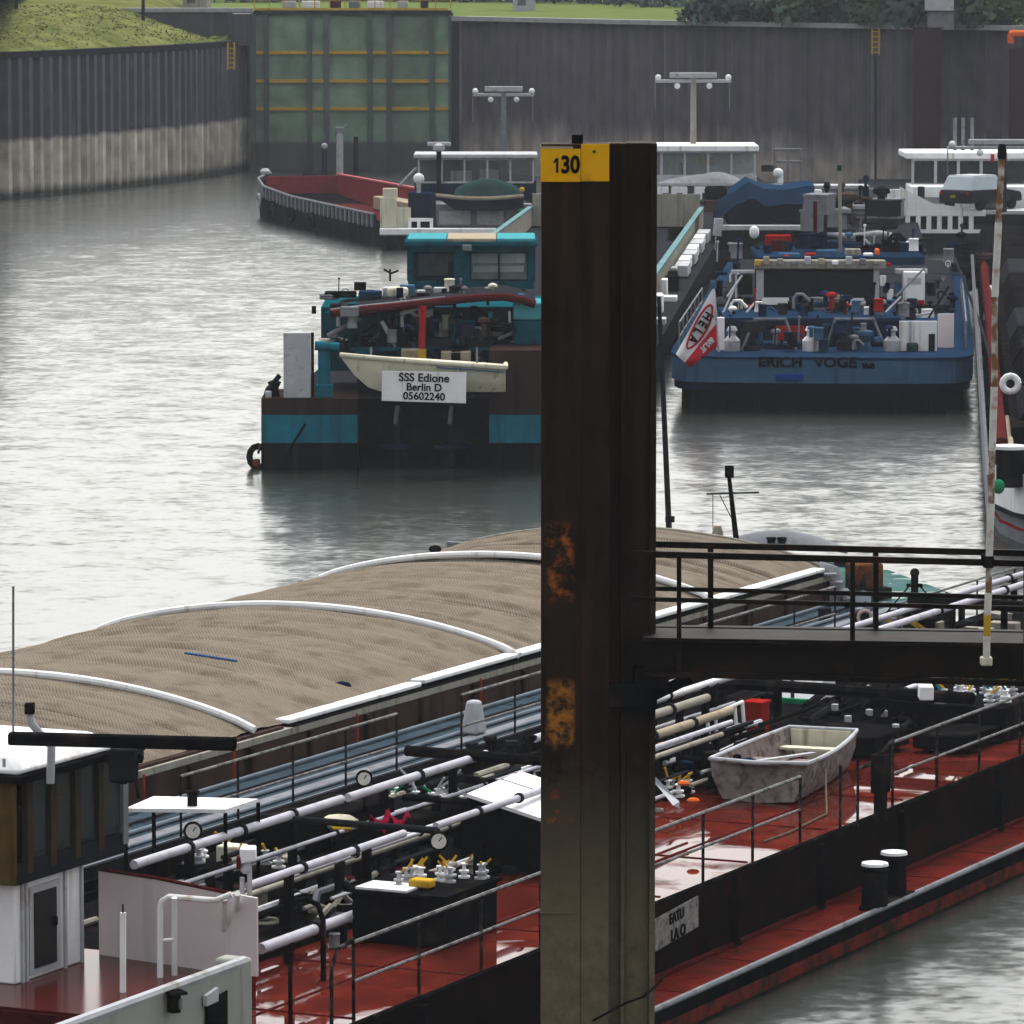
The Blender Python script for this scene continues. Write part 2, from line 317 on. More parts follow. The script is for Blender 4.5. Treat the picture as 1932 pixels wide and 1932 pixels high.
def water_mat():
    m = bpy.data.materials.new('harbour_water'); m.use_nodes = True; nt = m.node_tree; N = nt.nodes; b = N['Principled BSDF']
    b.inputs['Base Color'].default_value = (.012, .016, .013, 1); b.inputs['Roughness'].default_value = .18; b.inputs['IOR'].default_value = 1.33; b.inputs['Specular IOR Level'].default_value = .95
    tc = N.new('ShaderNodeTexCoord'); prev = None       # wavelets: the surface normal is tilted by two noise fields
    for s, k, dt in ((.10, .03, 1), (.9, .11, 2), (4.2, .15, 3)):
        mp = N.new('ShaderNodeMapping'); mp.inputs['Scale'].default_value = (s * .8, s, s); mp.inputs['Rotation'].default_value = (0, 0, R(12)); lk(nt, tc.outputs['Object'], mp.inputs[0])
        n = N.new('ShaderNodeTexNoise'); n.inputs['Scale'].default_value = 1; n.inputs['Detail'].default_value = dt; lk(nt, mp.outputs[0], n.inputs['Vector'])
        sb = N.new('ShaderNodeVectorMath'); sb.operation = 'SUBTRACT'; lk(nt, n.outputs['Color'], sb.inputs[0]); sb.inputs[1].default_value = (.5, .5, .5)
        ml = N.new('ShaderNodeVectorMath'); ml.operation = 'MULTIPLY'; lk(nt, sb.outputs[0], ml.inputs[0]); ml.inputs[1].default_value = (k, k, 0)
        ad = N.new('ShaderNodeVectorMath'); ad.operation = 'ADD'; lk(nt, ml.outputs[0], ad.inputs[0])
        if prev: lk(nt, prev, ad.inputs[1])
        else: ad.inputs[1].default_value = (0, 0, 1)
        prev = ad.outputs[0]
    nm = N.new('ShaderNodeVectorMath'); nm.operation = 'NORMALIZE'; lk(nt, prev, nm.inputs[0]); lk(nt, nm.outputs[0], b.inputs['Normal'])
    return m
wm = MB().add([(-320, -60, 0), (320, -60, 0), (320, 420, 0), (-320, 420, 0)], [(0, 1, 2, 3)])
tag(wm.build('water', water_mat(), org=(0, 0, 0)), kind='structure')

def polyline(pts, step):
    out = []; carry = 0
    for i in range(len(pts) - 1):
        a, b = Vector(pts[i]), Vector(pts[i + 1]); L = (b - a).length; t = carry
        while t < L: out.append((a.lerp(b, t / L), (b - a).normalized())); t += step
        carry = t - L
    return out
def pile_mesh(wd, dep, z0, z1, mat_):
    x = wd / 2; q = [(-x, 0), (-x * .62, -dep), (x * .05, -dep), (x * .42, 0), (x, 0)]; t = .05
    pts = [Vector((a, b, z0)) for a, b in q] + [Vector((a, b + t, z0)) for a, b in reversed(q)]
    return MB().prism(pts, (0, 0, z1 - z0)).mesh('sheet_pile', Vector((0, 0, 0)), mat_, smooth=False)
def sheet_wall(name, label, pts, wd, dep, z1, mat_, cope, group=None, ch=.35, cw=.9):
    o = T(name, label, 'wall', pts[0]); me = pile_mesh(wd, dep, -1.5, z1, mat_)
    for q, d in polyline(pts, wd):
        inst(me, 'sheet_pile', q + d * wd / 2, o, (0, 0, math.atan2(d.y, d.x)))
    mb = MB()
    for i in range(len(pts) - 1): mb.bar(Vector(pts[i]) + Vector((0, 0, z1 + .05)), Vector(pts[i + 1]) + Vector((0, 0, z1 + .05)), cw, ch)
    mb.build('coping', cope, o)
    return o
LB = [P(-150, 385, 0), P(0, 375, 0), P(70, 369, 0), P(150, 361, 0), P(320, 342, 0), P(400, 330, 0), P(474, 315, 0)]
sheet_wall('sheet_pile_wall', 'curved corrugated quay wall with tan silt band below the grass bank', LB, 1.25, .42, 8.15, WALLL, DGREY)
GD = 343.0
ph = MB().fb(WORLD, -40, Pd(478, 300, GD).x, GD + 3, GD + 4, -1, 10.15)
o = T('lock_head_wall', 'dark lock head wall rising behind the grass bank beside the gate', 'wall', (-25, GD + 3, 0))
ph.build('wall_face', WALLH, o); MB().fb(WORLD, -40, Pd(474, 300, GD).x, GD + 2.8, GD + 4.6, 10.16, 10.42).build('coping', COPING, o)
# end pier closing the left wall against the gate chamber
o = T('gate_pier', 'narrow dark pier between the curved quay wall and the green gate', 'pier', (-17.2, GD, 0))
MB().fb(WORLD, LB[-1].x - .1, Pd(477, 300, GD).x, LB[-1].y + .3, GD + 2.8, -1, 8.0).build('lower_wall', WALLL, o)
MB().fb(WORLD, Pd(440, 300, GD).x, Pd(477, 300, GD).x, GD - .6, GD + 2.7, 8.05, 10.1).build('upper_wall', WALLH, o)
RB = [Pd(868, 318, GD), P(1240, 347, 0), P(1720, 373, 0), P(2300, 396, 0)]
for q in RB: q.z = 0
sheet_wall('lock_chamber_wall', 'long dark brown sheet pile wall under the trees with pale coping', RB, 1.25, .10, 9.75, WALLR, COPING, ch=.28, cw=1.3)
o = T('concrete_pier', 'pale streaked concrete corner right of the green lock gate', 'pier', (Pd(862, 300, GD).x, GD, 0))
MB().pb(852, 866, 40, 330, GD - .5, 2).build('pier_edge', DGREY, o); MB().pb(866, 887, 36, 330, GD - .4, 1.5).build('pier_body', CONC, o)

# ---- lock gate
g = T('lock_gate', 'tall green lift gate with three yellow beams and dark posts', 'lock gate', (-10, GD, 0))
us = [478, 503, 584, 616, 698, 734, 815, 851]
for i in range(7): MB().pb(us[i] + 3, us[i + 1] - 3, 24, 330, GD + .25, .15).build('gate_plate', GATEM, g)
pm_ = MB().fb(WORLD, -.16, .16, -.15, .4, -.5, 10.15).mesh('gate_post', Vector((0, 0, 0)), GATEP)
for u in us: inst(pm_, 'gate_post', (Pd(u, 300, GD).x, GD + .05, 0), g)
for i in range(7):
    for v in (99, 153, 205): MB().pb(us[i] + 5, us[i + 1] - 5, v - 3.2, v + 3.2, GD + .02, .22).build('yellow_beam', YELLOW, g)
MB().pb(478, 852, 20, 27, GD - .1, 1.4).build('top_girder', DGREY, g)
MB().pb(480, 846, 15.5, 19.5, GD - .15, .1).build('kick_plate', YELLOW, g)
z0 = Pd(0, 16, GD).z
rl = railing(g, [Vector((Pd(480, 0, GD).x, GD - .1, z0)), Vector((Pd(850, 0, GD).x, GD - .1, z0))], 1.1, 14, YELLOW, r=.03, pr=.035)
bxs = [(545, 26, LGREY, 'grey'), (586, 34, WHITE, 'white'), (632, 22, MAROON, 'dark red'), (668, 20, GREY, 'mid grey'), (708, 30, WHITE, 'broad white'), (760, 20, LGREY, 'pale'), (800, 16, DGREY, 'dark')]
for u, wd, m_, cn in bxs:
    o = MB().pb(u - wd / 2, u + wd / 2, 2, 15.2, GD + .9, .5).build('control_box', m_, org=Pd(u, 15, GD + .9), bevel=.04)
    tag(o, '%s control cabinet on the walkway above the green gate' % cn, 'cabinet', 'cabinets on the gate walkway')

# ---- ladders on the walls
def ladder(u, v0, v1, d, label, m_, track=None):
    o = T('wall_ladder', label, 'ladder', Pd(u, v1, d)); a, b = Pd(u, v0, d), Pd(u, v1, d)
    for s in (-.2, .2): MB().bar(a + Vector((s, 0, 0)), b + Vector((s, 0, 0)), .1).build('stile', m_, o)
    rm = MB().bar((-.2, 0, 0), (.2, 0, 0), .06).mesh('rung', Vector((0, 0, 0)), m_)
    n = int((a - b).length / .3)
    for k in range(n): inst(rm, 'rung', b + Vector((0, 0, .15 + .3 * k)), o)
    if track: MB().bar(b, Pd(u, track, d), .28, .12).build('ladder_track', DGREY, o)
ladder(436, 80, 132, 335.0, 'yellow ladder at the end of the curved quay wall', YELLOW)
ladder(1652, 54, 104, 304.5, 'yellow ladder on the dark wall left of the brown column', YELLOW, 345)
# ---- rust column with head, crane-like leg
def col(u0, u1, v0, d, label, m_):
    o = T('mooring_column', label, 'column', (Pd((u0 + u1) / 2, 300, d).x, d, 0)); p, q = Pd(u0, v0, d), Pd(u1, v0, d)
    MB().fb(WORLD, p.x, q.x, d, d + 1.2, -1, p.z).build('column_shaft', m_, o); return o
COLM = mat('red_brown_steel', (.058, .030, .030), .7, var=.3, scale=.8, col2=(.035, .025, .028), amt=.35, streak=True)
o = col(1726, 1776, 52, 300, 'wide red brown steel column with grey head on the dark wall', COLM)
MB().pb(1752, 1800, 22, 56, 300.3, 1).build('column_neck', GREY, o); MB().pb(1748, 1800, -12, 20, 300, 1.3).build('column_head', LGREY, o)
MB().bar(Pd(1742, -4, 300), Pd(1718, 52, 300.2), .18).build('stay', DGREY, o)
o = col(1908, 1960, 92, 296, 'red brown steel column with an orange cap at the right edge', COLM)
o2 = MB().pb(1908, 1964, 58, 70, 295.6, 1.6).build('column_cap', ORANGE, o, bevel=.1); MB().pb(1905, 1913, 64, 82, 295.7, 1.4).build('cap_leg', ORANGE, o)
MB().tube([Pd(1430 + 345, 55, 302), Pd(1430 + 345, 56, 302)], .02, 6)

# ---- land, bank, grass, posts
GRASS = mat('rough_grass', (.17, .18, .06), .9, var=.45, scale=.35, col2=(.09, .11, .025), amt=.5, bump=.6, bscale=2)
GRASS2 = mat('mown_grass', (.13, .18, .05), .9, var=.3, scale=.3, col2=(.2, .2, .09), amt=.3)
land = MB()
xr = RB
land.add([xr[0] + Vector((.4, 1, 9.9)), xr[1] + Vector((.4, .8, 9.9)), xr[2] + Vector((.4, .8, 9.9)), xr[3] + Vector((.4, .8, 9.9)), (260, 300, 9.9), (260, 900, 9.9), (-260, 900, 9.9), (-260, GD + 4.2, 9.9), (-17, GD + 4.2, 9.9), (-3.5, GD + 2, 9.9)],
         [(0, 1, 2, 3, 4, 5, 6, 7, 8, 9)])
tag(land.build('ground', GRASS2, org=(0, 0, 0)), kind='structure')
cre = [P(-260, 30, 11.6), Pd(-60, 14, 335), Pd(120, 8, 343), Pd(240, 16, 346), Pd(310, 44, 347), Pd(390, 80, 346), Pd(440, 90, 345)]
foot = [q + Vector((-.15, .6, 8.3)) for q in LB]
def bank(u, v):
    i = min(int(u * 6), 5); t = u * 6 - i
    p = foot[i].lerp(foot[i + 1], t).lerp(cre[i].lerp(cre[i + 1], t), v)
    s = math.sin(u * 31 + v * 9) * .12 + math.sin(u * 57 - v * 17) * .07
    return p + Vector((0, 0, s * math.sin(math.pi * min(1, v * 1.2)) + .35 * math.sin(math.pi * v) ** 1))
tag(MB().grid(bank, 60, 14).build('grass_bank', GRASS, org=foot[0]), kind='structure')
back = [Vector((q.x - 1, q.y + 60, q.z + .3)) for q in cre]
tag(MB().grid(lambda u, v: cre[min(int(u * 6), 5)].lerp(cre[min(int(u * 6), 5) + 1], u * 6 - min(int(u * 6), 5)).lerp(back[min(int(u * 6), 5)].lerp(back[min(int(u * 6), 5) + 1], u * 6 - min(int(u * 6), 5)), v), 30, 3).build('upper_bank', GRASS, org=cre[0]), kind='structure')
gb = MB()
for k in range(3500):
    u, v = random.random(), random.random() ** .8; p = bank(u, v); h = random.uniform(.03, .11); a = random.uniform(0, 6.3); dx = Vector((math.cos(a), math.sin(a), 0)) * random.uniform(.04, .12)
    gb.add([p - dx, p + dx, p + Vector((random.uniform(-.15, .15), 0, h))], [(0, 1, 2)])
tag(gb.build('grass', GRASS, org=foot[0], smooth=False), 'tufts of long grass on the bank', 'grass', kind='stuff')
for u, vb, d in ((31, 84, 335), (270, 80, 340)):
    o = T('lamp_post', 'dark lamp post on the grass bank ' + ('near the photo edge' if u < 100 else 'above the bend of the quay wall'), 'post', Pd(u, vb, d), 'posts on the grass bank')
    MB().tube([Pd(u, vb + 2, d), Pd(u, -60, d)], .11, 8).build('pole', DGREY, o); MB().lathe(Pd(u, vb, d) - Vector((0, 0, .1)), [(.22, 0), (.22, .5), (.13, .6)], 8).build('base_sleeve', DGREY, o)
    MB().bar(Pd(u, -58, d), Pd(u + 40, -62, d), .1).build('lamp_arm', DGREY, o)
o = T('signal_post', 'thin green post standing among the bushes on the wall', 'post', Pd(1507, 52, 318)); MB().tube([Pd(1507, 52, 318), Pd(1507, -40, 318)], .09, 8).build('pole', TEALD, o); MB().pb(1502, 1512, -44, -40, 318, .2).build('cap', GREY, o)
o = T('hazard_frame', 'small yellow tubular frame on the wall coping by the bushes', 'frame', Pd(1745, 52, 303))
MB().tube([Pd(1726, 44, 303.5), Pd(1738, 26, 303.5), Pd(1747, 18, 303.5), Pd(1750, 50, 303.5)], .05, 6).build('frame_tube', YELLOW, o); MB().tube([Pd(1726, 44, 303.5), Pd(1727, 53, 303.5)], .05, 6).build('foot', YELLOW, o)
# small buildings and cars at the top edge
for (u0, u1, v0, v1, d, m_, lab) in ((968, 1010, -40, 17, 375, LGREY, 'pale concrete hut beyond the lock wall'), (345, 390, -50, 13, 390, BEIGE, 'pale building end behind the lock head'), (-40, 28, -60, 10, 420, GREY, 'grey building behind the crest of the grass bank')):
    o = T('lock_building', lab, 'building', Vector((Pd((u0 + u1) / 2, v1, d).x, d, 9.9)))
    p, q = Pd(u0, v1, d), Pd(u1, v0, d); MB().fb(WORLD, p.x, q.x, d, d + 5, 9.85, q.z).build('wall', m_, o); MB().fb(WORLD, p.x - .3, q.x + .3, d - .3, d + 5.3, q.z, q.z + .3).build('roof', DGREY, o)
    MB().fb(WORLD, p.x + .3, p.x + .9, d - .05, d - .005, 10.3, 12.0).build('window', WINDOW, o)

LEAF = mat('leaf_dark', (.085, .14, .09), .8, var=.5, scale=.6, col2=(.12, .18, .09), amt=.4)
LEAF2 = mat('leaf_yellow_green', (.19, .25, .08), .8, var=.45, scale=.6, col2=(.05, .08, .025), amt=.35)
LEAF3 = mat('leaf_blue_green', (.085, .14, .125), .8, var=.45, scale=.6)
BARK = mat('bark', (.06, .05, .04), .9, var=.4, scale=6)
def tree(name, label, p, h, r, lm, n=1500, base=.1, group='trees beyond the lock wall'):
    o = T(name, label, 'tree' if 'tree' in name else 'bush', p, group); p = Vector(p)
    tb = MB().tube([p, p + Vector((.1, 0, h * .45)), p + Vector((0, .1, h * .8))], .05 * h ** .6 + .05, 7, .03)
    for k in range(5):
        a = k * 2.4; tb.tube([p + Vector((.05, 0, h * (.2 + .1 * k))), p + Vector((math.cos(a) * r * .7, math.sin(a) * r * .7, h * (.42 + .1 * k)))], .05, 5, .02)
    tb.build('trunk', BARK, o)
    cl = []
    for k in range(16):
        a = random.uniform(0, 6.28); rr = r * random.uniform(.15, .85); z = h * random.uniform(base + .08, .92)
        cl.append((p + Vector((math.cos(a) * rr, math.sin(a) * rr, z)), r * random.uniform(.28, .5)))
    mb = MB()
    for k in range(n):
        c, q = random.choice(cl); d = Vector((random.gauss(0, 1), random.gauss(0, 1), random.gauss(0, 1))).normalized()
        c = c + d * q * random.uniform(.55, 1.05)
        if c.z < p.z + .05: continue
        x = Vector((random.gauss(0, 1), random.gauss(0, 1), random.gauss(0, 1))).normalized(); y = x.cross(d + Vector((.01, .02, .4))).normalized(); s = random.uniform(.16, .42)
        mb.add([c - x * s, c + y * s * .6, c + x * s, c - y * s * .6], [(0, 1, 2, 3)])
    mb.build('crown', lm, o, smooth=False)
tl = [(1375, 345, 5, 3.4, LEAF, 'dark tree at the near end of the grass strip'), (1430, 350, 8, 4.2, LEAF3, 'blue green tree behind the thin green post'), (1470, 340, 6, 3.4, LEAF, 'dark tree just left of the thin green post'),
      (1585, 336, 7, 3.4, LEAF, 'dark tree right of the yellow green bush'), (1650, 332, 8, 3.8, LEAF3, 'blue green tree above the yellow ladder'), (1705, 330, 7, 3.2, LEAF, 'dark tree left of the grey column head'),
      (1790, 330, 8, 4.0, LEAF3, 'blue green tree behind the grey column head'), (1850, 326, 7, 2.8, LEAF, 'dark tree between the column head and the parked cars'), (1250, 420, 9, 4.5, LEAF3, 'far blue green tree over the grass strip'),
      (1130, 430, 9, 4.5, LEAF3, 'far tree in the middle of the grass strip'), (1040, 440, 9, 4.2, LEAF, 'far tree beside the pale hut'), (1330, 400, 8, 4.2, LEAF3, 'far tree next to the dark trees'), (905, 440, 9, 4.5, LEAF3, 'far tree above the concrete gate corner'),
      (460, 440, 8, 4.5, LEAF3, 'far tree left of the green gate'), (560, 450, 9, 4.5, LEAF, 'far tree over the left half of the green gate'), (680, 455, 9, 4.8, LEAF3, 'far tree over the middle of the green gate'), (800, 450, 9, 4.5, LEAF, 'far tree over the right half of the green gate'), (300, 460, 8, 4.5, LEAF3, 'far tree beyond the grass bank')]
for u, d, h, r, lm, lab in tl:
    near_ = d < 360 and u > 1300; d = 321 - (u - 1240) * .0375 + 4.5 if near_ else d
    tree('broadleaf_tree', lab, Vector((Pd(u, 0, d).x, d, 9.85)), h, r * (1.15 if near_ else 1.5), lm, n=4200 if near_ else 2600, base=-.2)
tree('round_bush', 'yellow green bush overhanging the wall coping', Vector((Pd(1528, 0, 319).x, 319.5, 9.8)), 3.0, 1.6, LEAF2, n=1200, base=-.1)
tree('round_bush', 'low dark bush on the coping left of the brown column', Vector((Pd(1690, 0, 309).x, 309.5, 9.8)), 1.6, 1.5, LEAF, n=700, base=-.1)
tree('round_bush', 'wide dark bush right of the brown column', Vector((Pd(1830, 0, 304).x, 304.5, 9.8)), 1.5, 1.8, LEAF, n=900, base=-.1)
def car(name, label, p, ang, bm, gm, length=4.4, wd=1.8, h=1.45, plate=None, group=None, roof=None):
    """a car in its own frame: a across, b along (front at +b)"""
    o = T(name, label, 'car', p, group); f = Fr(p, ang); z = p[2]; hw = wd / 2; L = length / 2
    prof = [(-L, .45), (-L, .85), (-L + .15, .98), (L * .45, .95), (L * .95, .80), (L, .6), (L, .35), (-L, .35)]
    MB().loft([[f.p(a, b, z + zz) for b, zz in prof] for a in (-hw, hw)]).build('body', bm, o, bevel=.06)
    k = h - .95
    cab = [(-L + .1, .96), (-L + .45, .95 + k), (L * .1, .95 + k), (L * .48, .94)]
    MB().loft([[f.p(a * (1 if i in (0, 3) else .82), b, z + zz) for i, (b, zz) in enumerate(cab)] for a in (-hw * .95, hw * .95)]).build('cabin', gm, o, bevel=.04)
    MB().fb(f, -hw * .76, hw * .76, -L + .5, L * .08, z + h - .02, z + h + .03).build('roof', roof or bm, o)
    wh = MB().lathe((0, 0, 0), [(.30, -.1), (.32, -.06), (.32, .06), (.30, .1)], 14, (1, 0, 0)).mesh('wheel', Vector((0, 0, 0)), RUBBER)
    for a in (-hw + .08, hw - .08):
        for b in (-L * .62, L * .62): inst(wh, 'wheel', f.p(a, b, z + .32), o, (0, 0, -ang))
    for a in (-hw * .8, hw * .8): MB().box(f.p(a, -L - .01, z + .82), (.22, .05, .16), -ang).build('tail_light', RED, o)
    for a in (-hw * .75, hw * .75): MB().box(f.p(a, L, z + .66), (.3, .06, .12), -ang).build('headlight', LGREY, o)
    if plate: MB().box(f.p(0, -L - .02, z + .68), (.55, .03, .13), -ang).build('number_plate', plate, o)
    return o
car('parked_car', 'white parked car on the grass above the orange capped column', Vector((Pd(1888, 20, 345).x, 345, 9.9)), R(80), WHITE, WINDOW, group='cars parked above the wall')
car('parked_car', 'silver parked car at the right photo edge above the wall', Vector((Pd(1945, 20, 338).x, 338, 9.9)), R(75), LGREY, WINDOW, group='cars parked above the wall')
# ================================================================== FOREGROUND: dolphin pile, walkway, tanker, covered barge
def nodes_of(m): return m.node_tree, m.node_tree.nodes
def pile_mat():
    """dark tarred steel, silt film on the lowest part, remains of orange-yellow paint in two ragged patches (local metres: x from the left edge, z world height)"""
    m = mat('tarred_steel', (.024, .0165, .011), .65, spec=.02, var=.5, scale=1.6, col2=(.050, .024, .012), amt=.5, streak=True, bump=.35, bscale=14)
    nt, N = nodes_of(m); b = N['Principled BSDF']; prev = b.inputs['Base Color'].links[0].from_socket
    g = N.new('ShaderNodeNewGeometry'); s = N.new('ShaderNodeSeparateXYZ'); lk(nt, g.outputs['Position'], s.inputs[0])
    n = N.new('ShaderNodeTexNoise'); n.inputs['Scale'].default_value = 5.5; n.inputs['Detail'].default_value = 7; n.inputs['Roughness'].default_value = .7; lk(nt, g.outputs['Position'], n.inputs['Vector'])
    def rng(src, a, b_, lo=0., hi=1.):
        r = N.new('ShaderNodeMapRange'); r.inputs[1].default_value = a; r.inputs[2].default_value = b_; r.inputs[3].default_value = lo; r.inputs[4].default_value = hi; lk(nt, src, r.inputs[0]); return r.outputs[0]
    def mul(*xs):
        o = xs[0]
        for x in xs[1:]:
            k = N.new('ShaderNodeMath'); k.operation = 'MULTIPLY'; lk(nt, o, k.inputs[0]); lk(nt, x, k.inputs[1]); o = k.outputs[0]
        return o
    def mix(f, a, col):
        k = N.new('ShaderNodeMix'); k.data_type = 'RGBA'; lk(nt, f, k.inputs[0]); lk(nt, a, k.inputs[6]); k.inputs[7].default_value = (*col, 1); return k.outputs[2]
    zz = N.new('ShaderNodeMath'); zz.operation = 'MULTIPLY_ADD'; lk(nt, n.outputs[0], zz.inputs[0]); zz.inputs[1].default_value = 1.6; lk(nt, s.outputs[2], zz.inputs[2])
    silt = rng(zz.outputs[0], 6.1, 4.2); prev = mix(mul(silt, rng(n.outputs[0], .3, .75, .45, 1.)), prev, (.13, .108, .066))
    xw = N.new('ShaderNodeMath'); xw.operation = 'MULTIPLY_ADD'; lk(nt, n.outputs[0], xw.inputs[0]); xw.inputs[1].default_value = .16; lk(nt, s.outputs[0], xw.inputs[2])
    X = lambda a, b_: mul(rng(xw.outputs[0], a + .07, a + .13), rng(xw.outputs[0], b_ + .06, b_ + .01))
    zw = N.new('ShaderNodeMath'); zw.operation = 'MULTIPLY_ADD'; lk(nt, n.outputs[0], zw.inputs[0]); zw.inputs[1].default_value = .5; lk(nt, s.outputs[2], zw.inputs[2])
    Z = lambda a, b_: mul(rng(zw.outputs[0], a + .2, a + .34), rng(zw.outputs[0], b_ + .3, b_ + .2))
    e = PX
    for z0, z1, t, colr in ((PZ(1132), PZ(985), .50, (.26, .075, .012)), (PZ(1402), PZ(1285), .43, (.28, .11, .015)), (PZ(1550), PZ(1478), .56, (.20, .055, .015))):
        prev = mix(mul(X(e(1031), e(1092)), Z(z0, z1), rng(n.outputs[0], t - .02, t + .16)), prev, colr)
    lk(nt, prev, b.inputs['Base Color']); return m
DP = 58.0
PX = lambda u: Pd(u, 966, DP).x
PZ = lambda v: Pd(1100, v, DP).z
PILE = pile_mat()
pile = T('dolphin_pile', 'tall black steel dolphin pile with a yellow number plate at its top', 'pile', (PX(1130), DP, 0))
zt = PZ(272); zb = -1.0
def plan(name, pts, z0=zb, z1=zt, m_=PILE, bev=.006):
    return MB().prism([Vector((PX(u), DP + d, z0)) for u, d in pts], (0, 0, z1 - z0)).build(name, m_, pile, bevel=bev)
plan('box_pile', [(1021, .02), (1095.4, .0), (1095.4, .55), (1021, .55)])
plan('box_pile', [(1095.6, .025), (1150, .03), (1150, .6), (1095.6, .6)])
plan('web_plate', [(1150.5, .28), (1172, .28), (1172, .62), (1150.5, .62)])
plan('clutch_bar', [(1172.5, .20), (1181, .20), (1181, .62), (1172.5, .62)])
plan('box_pile', [(1181.5, .30), (1227, .32), (1227, .95), (1181.5, .95)])
plan('clutch_bar', [(1227.5, .24), (1239, .24), (1239, .9), (1227.5, .9)])
MB().pb(1079, 1100, 255, 271.5, DP + .15, .14).build('lifting_lug', BLACK, pile)
for v in (1722,): MB().pb(1019.5, 1095, v, v + 2.2, DP - .003, .03).build('weld_seam', PILE, pile)
# number plate, folded round the two boxes
for (u0, u1, v0, v1, dd) in ((1020, 1095.5, 281, 343, -.012), (1096, 1149.5, 272, 342, .010)):
    MB().pb(u0, u1, v0, v1, DP + dd, .012).build('number_plate', SIGNY, pile)
MB().pb(1020, 1092, 276, 281, DP + .004, .5).build('plate_top', SAND, pile)
text(pile, '30', Pd(1076, 312, DP - .016), .26, INK, sx=.80, bold=.009); MB().pb(1049, 1053.5, 298, 326, DP - .017, .003).prism([Pd(1044, 305, DP - .017), Pd(1049.2, 298, DP - .017), Pd(1049.2, 304, DP - .017), Pd(1045, 309, DP - .017)], (0, .003, 0)).build('lettering', INK, pile)
MB().tube([Pd(1121, 286, DP + .008), Pd(1121, 286, DP - .01)], .018, 8).build('bolt', INK, pile)
# brackets under the walkway
MB().pb(1148, 1240, 1292, 1336, DP + .05, .3).build('bracket', BLACK, pile, bevel=.01); MB().pb(1156, 1236, 1336, 1344, DP + .08, .25).build('bracket_lip', BLACK, pile)
MB().pb(1196, 1262, 1262, 1300, DP - .02, .5).build('bracket', BLACK, pile, bevel=.01)
MB().bar(Pd(1215, 1320, DP + .4), Pd(1300, 1280, DP + .3), .2, .12).build('bracket_arm', BLACK, pile)
MB().tube([Pd(1118, 1926, DP - .03), Pd(1180, 1893, DP - .05), Pd(1215, 1880, DP - .05), Pd(1248, 1850, DP + .1), Pd(1250, 1840, DP + .5)], .014, 6).build('chain', RUBBER, pile)

# ---- walkway
WK = mat('walkway_steel', (.009, .007, .005), .65, spec=.06, var=.5, scale=2, col2=(.03, .013, .007), amt=.4, bump=.3)
def wy(u): return DP - .15 - (u - 1240) / 690 * .75           # distance of the near edge at photo column u
wk = T('walkway', 'dark steel walkway with pipe railings running from the pile to the right', 'walkway', Pd(1240, 1280, DP - .15))
A0, B0 = 1214, 3000
def wp(u, v0, v1, off=0):                                      # height runs v0 at u=1240 to v1 at u=1932
    t = (u - 1240) / 692; return Pd(u, v0 + (v1 - v0) * t, wy(u)) + Vector((0, off, 0))
def wbar(v0, v1, wd, ht, name, off=0, a=A0, b=B0, m_=None): MB().bar(wp(a, v0, v1, off), wp(b, v0, v1, off), wd, ht).build(name, m_ or WK, wk, bevel=.004)
wbar(1206, 1216, .16, .05, 'top_flange'); wbar(1238, 1252, .03, .36, 'girder_web', .06); wbar(1271, 1289, .16, .05, 'bottom_flange')
wbar(1206, 1216, .16, .05, 'top_flange', 1.0); wbar(1238, 1252, .03, .36, 'girder_web', .94); wbar(1271, 1289, .16, .05, 'bottom_flange', 1.0)
MB().prism([wp(A0, 1209, 1219, .09), wp(B0, 1209, 1219, .09), wp(B0, 1209, 1219, .92), wp(A0, 1209, 1219, .92)], (0, 0, .03)).build('deck_plate', WK, wk)
for off in (0.0, 1.0):
    wbar(1046, 1063, .05, .07, 'hand_rail', off, 1190 if off == 0 else 1240); wbar(1131, 1148, .03, .05, 'mid_rail', off, 1190 if off == 0 else 1240)
for u, wd in ((1281, .07), (1608, .075), (1935, .07), (2260, .07), (2590, .07), (2920, .07)):
    MB().bar(wp(u, 1046, 1062, -.03), wp(u, 1266, 1283, -.03), wd, .05).build('rail_post', WK, wk)
for u, wd in ((1347, .13), (1664, .06), (1990, .06), (2315, .06), (2645, .06)):
    MB().bar(wp(u, 1046, 1062, 1.0), wp(u, 1204, 1214, 1.0), wd, .06).build('rail_post', WK, wk)
# gauge pole
gp = T('banded_pole', 'thin white pole with rust bands and a yellow foot standing against the walkway', 'pole', Pd(1862, 1255, 56.9))
seg = [(1890, 300, 1884, 420, POLER), (1884, 420, 1877, 560, POLEW), (1877, 560, 1876, 730, POLER), (1876, 730, 1872, 850, POLEW), (1872, 850, 1870, 950, POLER), (1870, 950, 1866, 1062, POLEW), (1866, 1062, 1865, 1118, POLER), (1865, 1118, 1863, 1160, POLEW), (1863, 1160, 1862, 1200, YELLOW), (1862, 1200, 1861, 1248, POLEW)]
for i, (u0, v0, u1, v1, m_) in enumerate(seg): MB().tube([Pd(u0, v0, 56.9), Pd(u1, v1, 56.9)], (.040 if m_ is not POLER else .036), 10).build('pole_band', m_, gp)
MB().pb(1850, 1873, 1240, 1257, 56.86, .12).build('pole_foot', CREAM, gp, bevel=.02)
MB().pb(1856, 1876, 1050, 1072, 56.84, .35).build('clamp', BLACK, gp, bevel=.01)
MB().lathe(Pd(1890, 300, 56.9), [(.04, 0), (.05, .03), (.045, .12), (.03, .16)], 10).build('pole_head', DGREY, gp)
o = T('boat_hook_pole', 'slim grey pole leaning beside the banded white pole', 'pole', Pd(1868, 1045, 58.2))
MB().tube([Pd(1834, 480, 58.6), Pd(1868, 1046, 58.15)], .018, 8).build('shaft', LGREY, o); MB().pb(1864, 1872, 1000, 1022, 58.1, .06).build('sleeve', DGREY, o)

